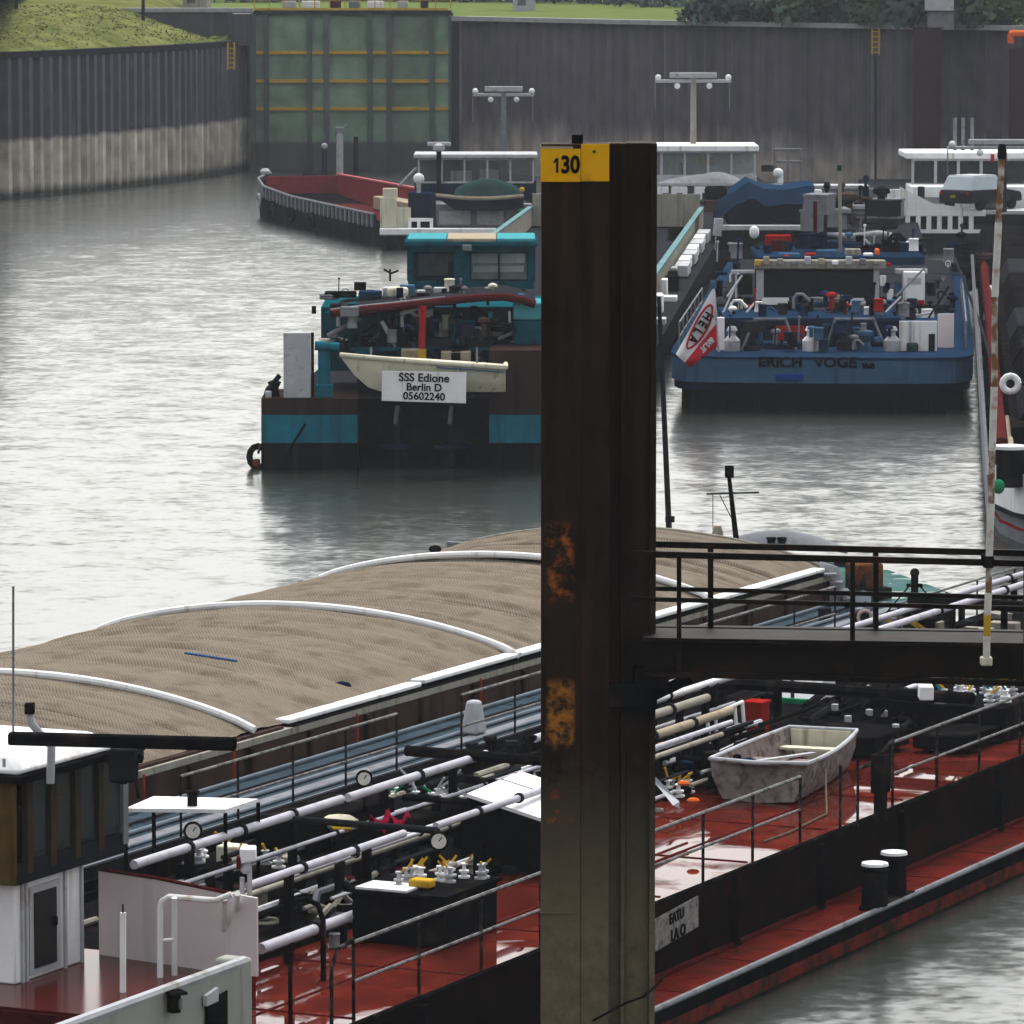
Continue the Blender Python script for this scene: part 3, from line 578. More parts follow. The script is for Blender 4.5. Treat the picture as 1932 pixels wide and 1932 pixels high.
# ------------------------------------------------------------------ the red tanker
LOAD = .592                              # the two near barges lie deep: deck heights below are given for an empty hull
ZM = lambda z: 1.042 * z - LOAD
ZU = lambda z: (z + LOAD) / 1.042
def Pn(u, v, z): return P(u, v, ZM(z))
class NF(Fr):
    def p(s, a, b, z): return s.o + (s.r * a + s.f * b) * 1.042 + Vector((0, 0, ZM(z)))
    def ab(s, q): d = Vector(q) - s.o; return d.dot(s.r) / 1.042, d.dot(s.f) / 1.042
ANG = R(25.3)
N_ = NF(Pn(1235, 1905, 1.0), ANG)
def bof(u, a, z):
    lo, hi = -25., 45.
    for _ in range(40):
        m = (lo + hi) / 2; q_ = N_.p(a, m, z) - Vector((0, 0, CAMZ)); c_ = q_.y * _cp - q_.z * _sp
        if 966 + F * q_.x / c_ < u: lo = m
        else: hi = m
    return lo
BE = bof(470, -.05, 3.4); ZBW = ZU(Pd(470, 1812, N_.p(-.05, BE, 0).y).z)
tk = T('tanker_barge', 'low tanker barge with wet red deck, black trunk sides and pipes in front', 'tanker barge', N_.p(-4.6, 0, 0))
def hullring(fr, b, a0, a1, zt_, zb_=-1.0, fl=.0): return [fr.p(a0, b, zt_), fr.p(a1, b, zt_), fr.p(a1 - fl, b, zb_), fr.p(a0 + fl, b, zb_)]
B0_, B1_ = -26, 62
def strip(name, m_, a0, a1, b0, b1, z0, z1, par=None, bev=0): return MB().fb(N_, a0, a1, b0, b1, z0, z1).build(name, m_, par or tk, bevel=bev)
strip('hull', HULLG, -8.0, 0, B0_, B1_, -1, .60); strip('boot_stripe', BOOT, -8.01, .008, B0_, B1_, .601, .78); strip('sheer_strake', BLACKR, -8.0, 0, B0_, B1_, .781, .97)
strip('side_deck', REDSIDE, -7.95, -.06, B0_, B1_, .971, .99)
MB().tube([N_.p(0, b, 1.0) for b in (B0_, 0, B1_)], .045, 8).build('edge_rail', GREY, tk)
strip('trunk_side', TRUNK, -7.4, -.80, BE + .06, B1_, .992, 1.97)
strip('trunk_deck', REDDECK, -7.38, -.83, BE + .06, B1_, 1.971, 2.0)
MB().tube([N_.p(-.8, b, 1.985) for b in (BE + .06, B1_)], .03, 6).build('trunk_edge', BLACK, tk)
rb = MB().fb(Fr((0, 0), ANG), 0, .10, -.05, .05, 0, .95).mesh('rib', Vector((0, 0, 0)), BLACK)
for b in (-5.0, -1.6, 4.4, 7.4, 10.5, 14.6, 18): inst(rb, 'rib', N_.p(-.80, b, 1.0), tk)
MB().bar(N_.p(-.78, BE + .06, 1.03), N_.p(-.78, B1_, 1.03), .05).build('deck_bead', MAROON, tk)
for k in range(12): b = -6.5 + k * 2.9; strip('weld_seam', MAROON, -3.4, -.9, b, b + .035, 2.001, 2.012)
strip('weld_seam', MAROON, -2.05, -2.015, BE + .4, 26, 2.001, 2.011)
for k in range(14): b = -8 + k * 2.3; strip('weld_seam', MAROON, -.76, -.1, b, b + .03, .991, 1.0)
# name board on the trunk side
bs = T('name_board', 'worn pale lettered board fixed to the black trunk side beside the pile', 'sign', N_.p(-.76, 2.2, 1.5))
def onside(u, v):                                             # point on the trunk side plane a = -.76
    r = Vector(_ray(u, v)); o_ = Vector((0, 0, CAMZ)); d_ = N_.p(-.76, 0, 0) - o_
    return o_ + r * (d_.dot(N_.r) / r.dot(N_.r))
q = [onside(1236, 1735), onside(1318, 1690), onside(1318, 1748), onside(1236, 1796)]
MB().prism(q, N_.r * -.02).build('board', mat('worn_board', (.26, .25, .235), .6, var=.35, scale=6, col2=(.10, .095, .09), amt=.45), bs)
rr = (q[1] - q[0]).normalized()
text(bs, 'EATU', onside(1276, 1729) + N_.r * .006, .20, INK, right=rr, up=(0, 0, 1), sx=1.0, bold=.006); text(bs, 'LA O', onside(1279, 1760) + N_.r * .006, .22, INK, right=rr, bold=.006)
# twin bollard on the side deck
o = T('twin_bollard', 'black twin bollard with white tops on the red side deck', 'bollard', N_.p(-.4, 8.2, 1.0))
pb0, pb1 = N_.ab(Pn(1650, 1712, 1.0)), N_.ab(Pn(1686, 1690, 1.0))
MB().fb(N_, pb0[0] - .14, pb0[0] + .14, pb0[1] - .25, pb1[1] + .25, .99, 1.05).build('base_plate', BLACK, o, bevel=.01)
for q_ in (pb0, pb1):
    MB().lathe(N_.p(q_[0], q_[1], 1.03), [(.19, 0), (.18, .50), (.21, .52), (.21, .56)], 16).build('drum', BLACK, o); MB().lathe(N_.p(q_[0], q_[1], 1.59), [(.20, 0), (.19, .04)], 16).build('cap', WHITE, o)
# railings on the trunk edge
def nr(b0, b1, z=2.0, a=-.86): return [N_.p(a, b0, z), N_.p(a, b1, z)]
railing(tk, nr(-6.6, 6.9), .95, 9, RAILM, r=.026, pr=.024)
MB().tube([N_.p(-.86, -6.6, 2.95), N_.p(-.86, -7.0, 2.9), N_.p(-.86, -7.15, 2.7), N_.p(-.86, -7.15, 2.0)], .026, 6).build('rail_end', RAILM, tk)
railing(tk, nr(10.4, 30), .95, 12, RAILM, r=.026, pr=.024)
MB().tube([N_.p(-.86, 10.4, 2.95), N_.p(-.86, 9.6, 2.72), N_.p(-.86, 9.0, 2.72)], .03, 6).build('rail_end', RAILM, tk)
for u in (1585, 1618): q_ = N_.ab(Pn(u, 1572 if u < 1600 else 1560, 2.0)); MB().tube([N_.p(q_[0], q_[1], 2), N_.p(q_[0], q_[1], 2.95)], .024, 6).build('stanchion', RAILM, tk)
q_ = N_.ab(Pn(1661, 1548, 2.0)); MB().fb(N_, q_[0] - .07, q_[0] + .07, q_[1] - .09, q_[1] + .09, 2, 2.95).fb(N_, q_[0] - .10, q_[0] + .10, q_[1] - .14, q_[1] + .14, 2.4, 2.95).build('post_box', BLACK, tk, bevel=.01)
# --- pipes along the deck
def pipe(name, a, z, b0, b1, r, m_, joints=0, a1=None):
    r *= .82; p, q = N_.p(a, b0, z), N_.p(a if a1 is None else a1, b1, z); o = MB().tube([p, q], r, 10).build(name, m_, tk)
    if joints:
        fm = MB().lathe((0, 0, 0), [(r * 1.5, -.03), (r * 1.5, .03)], 12, (math.sin(ANG), math.cos(ANG), 0)).mesh('flange', Vector((0, 0, 0)), DGREY)
        for k in range(1, joints + 1): inst(fm, 'flange', p.lerp(q, k / (joints + 1)), o)
    n = max(2, int(abs(b1 - b0) / 2.6)); sm = MB().fb(Fr((0, 0), ANG), -.05, .05, -.05, .05, 2 - z, -r * .6).mesh('pipe_support', Vector((0, 0, 0)), BLACK)
    for k in range(n): inst(sm, 'pipe_support', p.lerp(q, (k + .5) / n), o)
    return o
PALEP = mat('pale_pipe', (.46, .45, .50), .4, var=.15, scale=3, col2=(.32, .29, .30), amt=.25)
pipe('cargo_pipe', -5.42, 3.0, -3.6, 2.0, .075, PALEP, 3); pipe('cargo_pipe', -5.40, 3.0, 2.15, 6.4, .075, PALEP, 1); pipe('cargo_pipe', -5.40, 3.0, 8.0, 34, .075, PALEP, 7)
pipe('cargo_pipe', -3.45, 3.0, -4.3, -.1, .065, PALEP, 2); pipe('cargo_pipe', -3.34, 3.0, .6, 5.6, .06, PALEP, 3)
pipe('vent_pipe', -3.95, 2.75, -2.3, 3.2, .04, GALV, 2); pipe('vent_pipe', -4.2, 2.6, -3.5, 12, .05, BEIGE, 4); pipe('vent_pipe', -4.55, 2.5, -3, 14, .045, DGREY, 3)
pipe('stripping_pipe', -3.15, 2.3, -4.55, -1.7, .085, PALEP, 1)
pipe('cargo_pipe', -4.95, 2.95, 9.0, 13.2, .085, BEIGE, 2); pipe('cargo_pipe', -4.65, 2.75, 9.0, 13.4, .085, SAND, 2); pipe('cargo_pipe', -4.3, 2.7, 8.6, 12.6, .05, PALEP, 0); pipe('cargo_pipe', -5.15, 3.1, 9.4, 15, .06, WHITE, 1)
pipe('cargo_pipe', -6.8, 2.7, 14, 36, .07, PALEP, 4); pipe('cargo_pipe', -3.2, 2.7, 17, 36, .06, GALV, 5)
def cross(b, z, a0, a1, r, m_): MB().tube([N_.p(a0, b, z), N_.p(a1, b, z)], r, 8).build('cross_pipe', m_, tk)
kp = N_.ab(Pn(187, 1801, 2.5)); kq = N_.ab(Pn(436, 1838, 2.5)); bst = N_.ab(Pn(37, 1902, 2.5))[1]
strip('house_platform', REDPOOP, -7.38, kq[0] - .02, bst, kp[1] + .25, 2.001, 2.5); strip('platform_edge', MAROON, -7.38, kq[0] - .02, bst - .03, bst - .003, 2.001, 2.46)
strip('under_pipe_shade', BLACK, -7.2, -3.5, kp[1] + .6, 6.5, 2.001, 2.07); strip('under_pipe_shade', BLACK, -7.2, -4.0, 6.6, 15.0, 2.001, 2.07); strip('under_pipe_shade', BLACK, -7.2, -3.2, 15.1, 45, 2.001, 2.07)  # matt black slabs added over the deck, standing in for shade beneath the pipes
for a0, a1, b0, b1, z1 in ((-3.9, -2.6, 14.2, 15.6, 2.35), (-2.4, -1.5, 15.2, 17.0, 2.30), (-3.9, -2.9, 17.2, 19.0, 2.5), (-2.7, -1.6, 18.5, 20.5, 2.35), (-6.2, -5.0, 9.5, 12, 2.4)): strip('manifold_block', BLACK, a0, a1, b0, b1, 2.071, z1, bev=.03)
cross(.55, 2.95, -5.9, -3.3, .05, DGREY); cross(5.9, 3.05, -6.4, -3.0, .08, BLACK); cross(3.6, 2.8, -5.3, -3.0, .045, BLACK); cross(16.5, 2.7, -7, -1.9, .10, BLACK); cross(22, 2.8, -7, -2, .1, BLACK); cross(27, 2.8, -7, -2, .1, BLACK)
def at_deck(u, v, z=2.0): return Vector(Pn(u, v, z))
def gauge(u, v, z, r, label):
    c = Pn(u, v, z); d = (Vector((0, 0, CAMZ)) - c).normalized(); d = (d + Vector((0, 0, -.1))).normalized()
    o = T('pressure_gauge', label, 'gauge', c, 'round dial gauges on the deck pipes')
    MB().lathe(c, [(r, -.05), (r, .02), (r * .8, .03)], 20, d).build('rim', BLACK, o); MB().lathe(c + d * .031, [(r * .76, 0), (r * .74, .004)], 20, d).build('dial', DIAL, o)
    MB().bar(c + d * .04, c + d * .04 + Vector((r * .3, 0, r * .45)), .012).build('needle', INK, o); MB().bar(c - Vector((0, 0, r)), c - Vector((0, 0, r + .35)), .04).build('stem', BLACK, o)
gauge(364, 1568, 3.15, .125, 'round dial gauge on the pale pipe below the white hatch roof'); gauge(687, 1469, 3.15, .12, 'round dial gauge on the pale pipe nearest the covered barge'); gauge(828, 1587, 3.1, .13, 'round dial gauge left of the white sloping skylight')
# --- valve tray with yellow handles
f2 = NF(Pn(664, 1776, 2.0), ANG); L2 = 1.55; wb = f2.ab(Pn(840, 1788, 2.0)); wb = (abs(wb[0]) + .05, 0)
tray = T('drip_tray', 'black steel valve box with yellow handles left of the pile', 'valve box', f2.p(wb[0] / 2, .8, 2.0))
MB().fb(f2, 0, wb[0], 0, 1.5, 2.0, 2.62).build('box', BLACK, tray, bevel=.02); MB().fb(f2, -.05, wb[0] + .05, -.05, 1.55, 2.621, 2.66).build('tray_rim', BLACK, tray)
MB().fb(f2, .05, .75, .0, .5, 2.661, 2.69).build('white_lid', WHITE, tray)
def valves(parent, fr, n, a0, a1, b0, b1, z, hm_, bm_=LGREY, sz=1.0):
    for k in range(n):
        a, b = random.uniform(a0, a1), random.uniform(b0, b1); c = fr.p(a, b, z)
        v = MB().lathe(c, [(.10 * sz, 0), (.10 * sz, .025), (.05 * sz, .03), (.05 * sz, .07), (.085 * sz, .075), (.085 * sz, .10), (.035 * sz, .105), (.03 * sz, .17), (.06 * sz, .175), (.06 * sz, .195)], 10).build('valve', bm_ if k % 2 else WHITE, parent)
        t = random.uniform(0, 6.28); h = Vector((math.cos(t) * .16, math.sin(t) * .05, random.uniform(.05, .2))) * sz
        MB().bar(c + Vector((0, 0, .2 * sz)), c + Vector((0, 0, .2 * sz)) + h, .03 * sz).build('handle', hm_, v)
valves(tray, f2, 14, .25, wb[0] - .1, .3, 1.45, 2.66, YELLOW, sz=.8); MB().fb(f2, .62, .92, .3, .5, 2.67, 2.78).build('yellow_box', YELLOW, tray, bevel=.03)
o = T('valve_cluster', 'cluster of white valves with yellow handles behind the railing near the bow side', 'valve cluster', Pn(1800, 1330, 2.6)); f3 = NF(Pn(1745, 1395, 2.0), ANG)
MB().fb(f3, 0, 1.25, 0, 1.6, 2.0, 2.55).build('box', BLACK, o, bevel=.02); valves(o, f3, 16, -.1, 1.3, .2, 1.8, 2.55, YELLOW); valves(o, f3, 8, -.1, 1.2, .2, 1.7, 2.55, TEAL)
o = T('valve_cluster', 'small valve cluster with white wheels behind the pale cargo pipe', 'valve cluster', Pn(770, 1540, 2.4)); f4 = NF(Pn(690, 1560, 2.0), ANG); MB().fb(f4, 0, 1.5, 0, 1.2, 2.0, 2.3).build('box', BLACK, o, bevel=.02); valves(o, f4, 12, 0, 1.5, .1, 1.3, 2.3, LGREY); valves(o, f4, 3, .2, 1, .0, .4, 2.3, GREENP)
o = T('valve_cluster', 'valve cluster with a cream block just above the warm white bulkhead', 'valve cluster', Pn(400, 1640, 2.3)); f4 = NF(Pn(330, 1665, 2.0), ANG); MB().fb(f4, 0, 1.6, 0, 1.2, 2.0, 2.25).build('box', BLACK, o, bevel=.02); valves(o, f4, 10, 0, 1.5, .0, 1.1, 2.25, YELLOW); MB().fb(f4, .5, .85, .2, .5, 2.26, 2.5).build('cream_block', CREAM, o, bevel=.03)
MB().fb(NF(Pn(480, 1640, 2.0), ANG), 0, 1.0, 0, 2.2, 2.0, 2.72).build('pump_house', BLACK, tk, bevel=.03)
MB().fb(NF(Pn(560, 1600, 2.0), ANG), 0, 1.6, 0, 2.4, 2.0, 2.45).build('pump_house', BLACK, tk, bevel=.03)
tag(MB().grid(lambda u, v: Pn(694, 1556, 2.62) + N_.r * u * .42 + N_.f * v * .5 + Vector((0, 0, .10 * math.sin(u * 9) * math.cos(v * 7) + .05 * math.sin(u * 17 + v * 5))), 10, 10, (0, 0, .02)).build('cloth', mat('crimson_cloth', (.30, .012, .04), .8, var=.3), org=Pn(694, 1556, 2.62)), 'crumpled crimson cloth lying on the deck valves', 'cloth')
o = T('cushion', 'cream and yellow bundle on the black cross pipe', 'bundle', Pn(640, 1558, 2.6)); MB().ball(Pn(640, 1552, 2.65), .22, (1.3, .9, .55), 10).build('bundle', CREAM, o); MB().ball(Pn(645, 1562, 2.62), .12, (1.2, .8, .6), 8).build('wrap', YELLOW, o)
# hose pile
hp = T('hose_pile', 'heap of dark and beige hoses on the red deck behind the stripping pipe', 'hoses', Pn(560, 1730, 2.0))
for k in range(26):
    fr = NF(Pn(475, 1752, 2.0), ANG); a, b = random.uniform(-.1, 1.25), random.uniform(0, 1.6); pts = []
    for i in range(5): pts.append(fr.p(a + i * .04 + random.uniform(-.1, .1), b + i * .30, 2.05 + .20 * random.random() + .12 * math.sin(i * 2 + k)))
    MB().tube(pts, random.choice((.03, .045, .055)), 6).build('hose', random.choice((RUBBER, RUBBER, BLACK, DGREY, BEIGE, GREY)), hp)
# skylight with white sloping lid
fs = NF(Pn(868, 1640, 2.0), ANG); sk = T('skylight', 'black deck box with white sloping lid just left of the pile', 'skylight', fs.p(.8, 1, 2.0))
MB().loft([[fs.p(a, b, z) for b, z in ((0, 2.0), (2.2, 2.0), (2.2, 2.75), (0, 2.75))] for a in (0, 1.75)]).build('box', BLACK, sk, bevel=.02)
MB().prism([fs.p(.1, 0, 2.98), fs.p(1.8, -.12, 2.62), fs.p(1.8, .95, 2.66), fs.p(.1, 1.05, 3.02)], (0, 0, .05)).build('lid', WHITE, sk); MB().prism([fs.p(.1, 1.12, 3.02), fs.p(1.8, 1.02, 2.66), fs.p(1.8, 1.6, 2.68), fs.p(.1, 1.7, 3.04)], (0, 0, .05)).build('lid', WHITE, sk)
MB().fb(fs, .05, 1.7, .05, 1.6, 2.75, 2.8).build('frame', BLACK, sk); MB().fb(fs, .1, .14, 0, 1.7, 2.76, 2.98).build('lid_prop', BLACK, sk)
# white hatch roof
hr = T('deck_shelter', 'flat white shelter roof on thin posts beside the wheelhouse', 'shelter', Pn(362, 1560, 2.0))
fh = NF(Pn(237, 1534, 3.3), ANG); w0 = fh.ab(Pn(430, 1534, 3.3)); d0 = fh.ab(Pn(300, 1510, 3.3)); corners = [Pn(237, 1532, 3.3), Pn(425, 1534, 3.3), Pn(487, 1514, 3.3), Pn(290, 1509, 3.3)]
MB().prism(corners, (0, 0, .05)).build('roof', WHITE, hr)
for q_ in corners: MB().bar(Vector((q_.x, q_.y, ZM(2.0))), q_, .05).build('post', BLACK, hr)
MB().lathe(Pn(363, 1520, 3.35), [(.07, 0), (.07, .16), (.1, .17), (.1, .2)], 10).build('vent', BLACK, hr)
# red lamp-post etc.
for (u, vb, vt) in ((975, 1560, 1450),):
    p = Pn(u, vb, 2.0); MB().bar(p, p + Vector((0, 0, (vb - vt) / 138)), .06).build('red_post', RED, tk)
for k, (u, v) in enumerate(((890, 1432), (925, 1420), (965, 1428), (1000, 1418))):
    p = Pn(u, v, 2.9); MB().lathe(p, [(.08, 0), (.06, .15), (.1, .18), (.1, .24)], 8).build('deck_vent', BLACK if k % 2 else DGREY, tk)
MB().bar(Pn(875, 1440, 2.9), Pn(1015, 1425, 2.9), .14, .08).build('vent_beam', BLACK, tk); MB().bar(Pn(880, 1470, 2.6), Pn(1015, 1490, 2.6), .12, .1).build('vent_beam', BLACK, tk)
random.seed(5)
for k in range(70):
    a, b = random.uniform(-6.6, -2.9), random.uniform(-4.5, 15); clutter(tk, N_.p(a, b, 2.0), random.uniform(.15, .42), random.choice((BLACK, BLACK, RUBBER, DGREY, DGREY, GREY, BEIGE, BLACK, MAROON)), 'deck_fitting')
for k in range(60):
    a, b = random.uniform(-7.0, -2.0), random.uniform(15, 40); clutter(tk, N_.p(a, b, 2.0), random.uniform(.2, .5), random.choice((BLACK, BLACK, RUBBER, DGREY, DGREY, GREY, BEIGE, BLACK)), 'deck_fitting')
for k in range(110):
    a, b = random.uniform(-6.9, -3.3), random.uniform(-4.5, 16); p = N_.p(a, b, 2.1 + .5 * random.random()); MB().tube([p, p + N_.f * random.uniform(.5, 2.2)], random.uniform(.02, .05), 6).build('small_pipe', random.choice((BLACK, DGREY, GALV, BEIGE, RUBBER)), tk)
# gooseneck
g0 = Pn(610, 1850, 2.0); MB().tube([g0, g0 + Vector((0, 0, .75)), g0 + Vector((-.06, 0, .95)), g0 + Vector((-.2, 0, 1.02)), g0 + Vector((-.32, 0, 1.0))], .035, 8).build('gooseneck', BLACK, tk)
p = Pn(548, 1930, 2.0); MB().bar(p, p + Vector((0, 0, .85)), .05).build('stanchion', BLACK, tk)

# --- items right of the pile
rbx = N_.ab(Pn(1402, 1398, 2.0)); fb_ = NF(Pn(1402, 1398, 2.0), ANG)
o = T('fire_box', 'upright red cabinet on the deck behind the dinghy', 'cabinet', Pn(1420, 1396, 2.0)); MB().fb(fb_, 0, .30, 0, .35, 2.0, 2.58).build('body', mat('red_cabinet', (.30, .022, .016), .4, var=.2), o, bevel=.02); MB().fb(fb_, -.02, .32, -.03, .37, 2.581, 2.62).build('lid', RED, o); MB().box(fb_.p(.24, -.012, 2.3), (.04, .02, .1), -ANG).build('latch', LGREY, o)
o = T('boarding_frame', 'white tubular frame like a short ladder beside the red cabinet', 'frame', Pn(1345, 1420, 2.0))
c4 = [Pn(1340, 1426, 2.05), Pn(1406, 1396, 2.05)]; z2 = .62
for i in range(2): MB().tube([c4[i], c4[i] + Vector((-.05, 0, z2))], .03, 8).build('leg', WHITE, o)
for k in (0.22, .78): p = c4[0].lerp(c4[1], k); MB().tube([p, p + Vector((-.05, 0, z2))], .028, 8).build('leg', WHITE, o)
for zz in (0, z2): MB().tube([c4[0] + Vector((-.05 * (zz > 0), 0, zz)), c4[1] + Vector((-.05 * (zz > 0), 0, zz))], .03, 8).build('bar', WHITE, o)
# dinghy
dn = T('dinghy', 'grey pram dinghy lying on the red deck beside the railing', 'dinghy', Pn(1480, 1500, 2.0))
near = (Pn(1342, 1437, 2.54) + Pn(1520, 1450, 2.54)) / 2; far = (Pn(1490, 1378, 2.58) + Pn(1606, 1379, 2.58)) / 2
ax = far - near; ax.z = 0; LD = ax.length; fd = NF(near, math.atan2(ax.x, ax.y))
def dsec(t, off=0):
    hw = (.68 + .12 * math.sin(math.pi * (t * .8 + .12)) - .18 * t) - off; zr = 2.54 + .05 * t + .06 * (1 - t) ** 3; b = LD * (t * (1 - .04 * (off > 0)) + .02 * (off > 0)); hb = hw * .74
    bow = -.22 * (1 - t) ** 4
    return [fd.p(-hw, b, zr), fd.p(-hw * .96, b, zr - .25), fd.p(-hb, b, 2.03 + off), fd.p(0, b + bow * .4, 2.0 + off), fd.p(hb, b, 2.03 + off), fd.p(hw * .96, b, zr - .25), fd.p(hw, b, zr), fd.p(0, b + bow, zr) if False else fd.p(hw * .5, b + bow, zr)]
T_ = [i / 10 for i in range(11)]
def shell(off): return [dsec(t, off)[:7] for t in T_]
so_, si_ = shell(0), shell(.05); hb_ = MB().loft(so_, closed=False, cap=False); hb_.loft([list(reversed(r)) for r in si_], closed=False, cap=False)
for rings in (so_, si_):
    for e in (0, -1): hb_.add(rings[e], [tuple(range(7))])
hb_.build('hull', DING, dn)
rim = [r[0] for r in so_] + [so_[-1][0].lerp(so_[-1][6], .5)] + [r[6] for r in reversed(so_)] + [so_[0][6].lerp(so_[0][0], .5) + fd.f * -.18]
MB().tube(rim + [rim[0]], .035, 8).build('gunwale', LGREY, dn)
MB().prism([so_[0][0], so_[0][0].lerp(so_[0][6], .25) - fd.f * .14, so_[0][0].lerp(so_[0][6], .5) - fd.f * .18, so_[0][0].lerp(so_[0][6], .75) - fd.f * .14, so_[0][6]], (0, 0, -.03)).build('bow_plate', DING, dn)
for t, m_ in ((.2, BEIGE), (.52, DING), (.88, CREAM)):
    r = dsec(t, .05); MB().bar(r[1] + Vector((0, 0, .02)), r[5] + Vector((0, 0, .02)), .24, .035).build('thwart', m_, dn)
MB().prism([q_ for q_ in dsec(.985, .07)[:7]], fd.f * -.02).build('stern_lining', CREAM, dn); MB().bar(dsec(.7, .1)[2] + Vector((0, 0, .05)), dsec(.7, .1)[4] + Vector((0, 0, .05)), .5, .06).build('red_mat', RED, dn)
MB().bar(fd.p(-.3, .4, 2.5), fd.p(.1, LD * .75, 2.35), .1, .03).build('oar', LGREY, dn); MB().prism([fd.p(-.5, .15, 2.5), fd.p(.05, .1, 2.46), fd.p(.0, .9, 2.35), fd.p(-.5, 1.2, 2.4)], (0, 0, .06)).build('tarpaulin', NAVY, dn)
MB().tube([fd.p(.75, .9, 2.4), Pn(1560, 1535, 2.02), Pn(1490, 1570, 2.02), Pn(1440, 1588, 2.02)], .015, 6).build('painter', ROPE, dn)
for i in range(6):
    a = -5.9 + .28 * i + random.uniform(-.05, .05); pipe('line_pipe', a, 2.35 + .12 * (i % 3), -3.5 + random.uniform(0, 2), 14 + random.uniform(-3, 4), .035, (GALV, DGREY, PALEP, BLACK, BEIGE, GALV)[i], 3)
# black gear heap left of the dinghy
o = T('gear_heap', 'heap of black gear with orange bits between the pile and the dinghy', 'gear', Pn(1290, 1480, 2.0)); fg = NF(Pn(1225, 1500, 2.0), ANG)
for k in range(28):
    c = fg.p(random.uniform(-.2, .9), random.uniform(0, 1.7), 2.1 + .35 * random.random()); MB().box(c, (random.uniform(.1, .35), random.uniform(.1, .4), random.uniform(.08, .3)), random.uniform(0, 3)).build('gear_piece', random.choice((RUBBER, BLACK, BLACK, DGREY, NAVY)), o, bevel=.02)
for (u, v) in ((1250, 1405), (1290, 1478), (1308, 1510)): MB().ball(Pn(u, v, 2.5), .07, (1.4, 1, .6), 8).build('float', ORANGE, o)
MB().loft([[Pn(1236, 1480, 2.55) + Vector((0, 0, z)) for z in (0, .12)] + [Pn(1232, 1472, 2.6)], [Pn(1278, 1525, 2.3) + Vector((.03, 0, z)) for z in (0, .1)] + [Pn(1270, 1520, 2.38)]]).build('white_tray', LGREY, o)
valves(o, fg, 5, .0, .6, -.3, .2, 2.05, YELLOW)
# white locker and dark machinery further along
o = T('deck_locker', 'white sloping locker on the tanker deck under the walkway', 'locker', Pn(1500, 1325, 2.0)); fl = NF(Pn(1458, 1328, 2.0), ANG); MB().loft([[fl.p(a, b, z) for b, z in ((0, 2.0), (1.2, 2.0), (1.2, 2.7), (.6, 2.7))] for a in (0, .75)]).build('body', WHITE, o, bevel=.02); MB().bar(fl.p(.35, 0, 2.0), fl.p(.35, -.05, 2.75), .05).build('strap', RUST, o); MB().bar(fl.p(.1, -.25, 2.1), fl.p(.7, -.25, 2.1), .12, .1).build('green_bin', GREENP, o)
for k in range(34):
    u, v = random.uniform(1500, 1760), random.uniform(1318, 1375); c = Pn(u, v, 2.25); MB().tube([c, c + N_.f * random.uniform(.3, 1.3) + Vector((0, 0, random.uniform(-.15, .2)))], random.uniform(.03, .08), 6).build('manifold_pipe', random.choice((BLACK, BLACK, DGREY, RUBBER)), tk)
for (u, v) in ((1600, 1362), (1640, 1350), (1668, 1352), (1690, 1378), (1575, 1340)): MB().lathe(Pn(u, v, 2.3), [(.06, 0), (.06, .1)], 10).build('flange_cap', LGREY, tk)
MB().pb(1735, 1762, 1296, 1322, N_.p(-2, 13.5, 0).y, .4).build('white_box', WHITE, tk, bevel=.02)
# anchor windlass and jackstaff on the far side
o = T('signal_mast', 'short black signal mast with stays above the tanker deck', 'mast', Pn(1725, 1182, 2.0)); b_ = Pn(1725, 1182, 2.0)
MB().tube([b_, b_ + Vector((0, 0, 1.0))], .07, 8).build('pole', BLACK, o); MB().box(b_ + Vector((0, 0, .78)), (.3, .1, .06)).build('cross_arm', BLACK, o); MB().ball(b_ + Vector((0, 0, 1.02)), .09).build('lamp', BLACK, o)
for s in (-.75, .75): MB().tube([b_ + Vector((s, 0, 0)), b_ + Vector((s * .1, 0, .8))], .015, 5).build('stay', BLACK, o)
railing(tk, [N_.p(-7.2, 27, 2.0), N_.p(-7.2, 33, 2.0)], .75, 4, RAILM)
for k in range(14): c = Pn(random.uniform(1660, 1900), random.uniform(1176, 1200), 2.2); MB().box(c, (random.uniform(.2, .6), .3, random.uniform(.1, .35)), ANG).build('deck_fitting', random.choice((BLACK, DGREY, BLACK, BEIGE)), tk, bevel=.02)
for k in range(4): c = Pn(1672 + k * 18, 1168 + (k % 2) * 6, 2.4); MB().bar(c, c + Vector((.25, .1, -.18)), .05).build('yellow_lever', YELLOW, tk)

# ------------------------------------------------------------------ tanker afterbody and wheelhouse
ZP = 2.5
strip('poop_side', BLACKR, -8.0, -.02, B0_, BE + .05, .992, 2.2); strip('poop_deck', REDPOOP, -7.9, -.1, B0_, BE + .03, 2.201, 2.36)
bw = strip('bulwark', GWALL, -.10, -.02, B0_, BE - .25, 2.2, ZBW); strip('bulwark_end', GWALL, -.35, .0, BE - .25, BE, 2.1, ZBW + .05, bev=.05)
MB().tube([N_.p(-.06, B0_, ZBW + .01), N_.p(-.06, BE - .1, ZBW + .01)], .06, 8).build('bulwark_cap', LGREY, tk)
def onbul(u, v):
    r = Vector(_ray(u, v)); o_ = Vector((0, 0, CAMZ)); return o_ + r * ((N_.p(-.0, 0, 0) - o_).dot(N_.r) / r.dot(N_.r))
c = onbul(320, 1892); o = T('bulkhead_lamp', 'small black lantern fixed to the grey green bulwark', 'lamp', c); MB().box(c + N_.r * .05, (.12, .16, .2), -ANG).build('body', BLACK, o, bevel=.02); MB().box(c + N_.r * .12, (.04, .11, .12), -ANG).build('lens', GREY, o, bevel=.01); MB().box(c + N_.r * .07 + Vector((0, 0, .12)), (.2, .22, .03), -ANG).build('hood', BLACK, o)
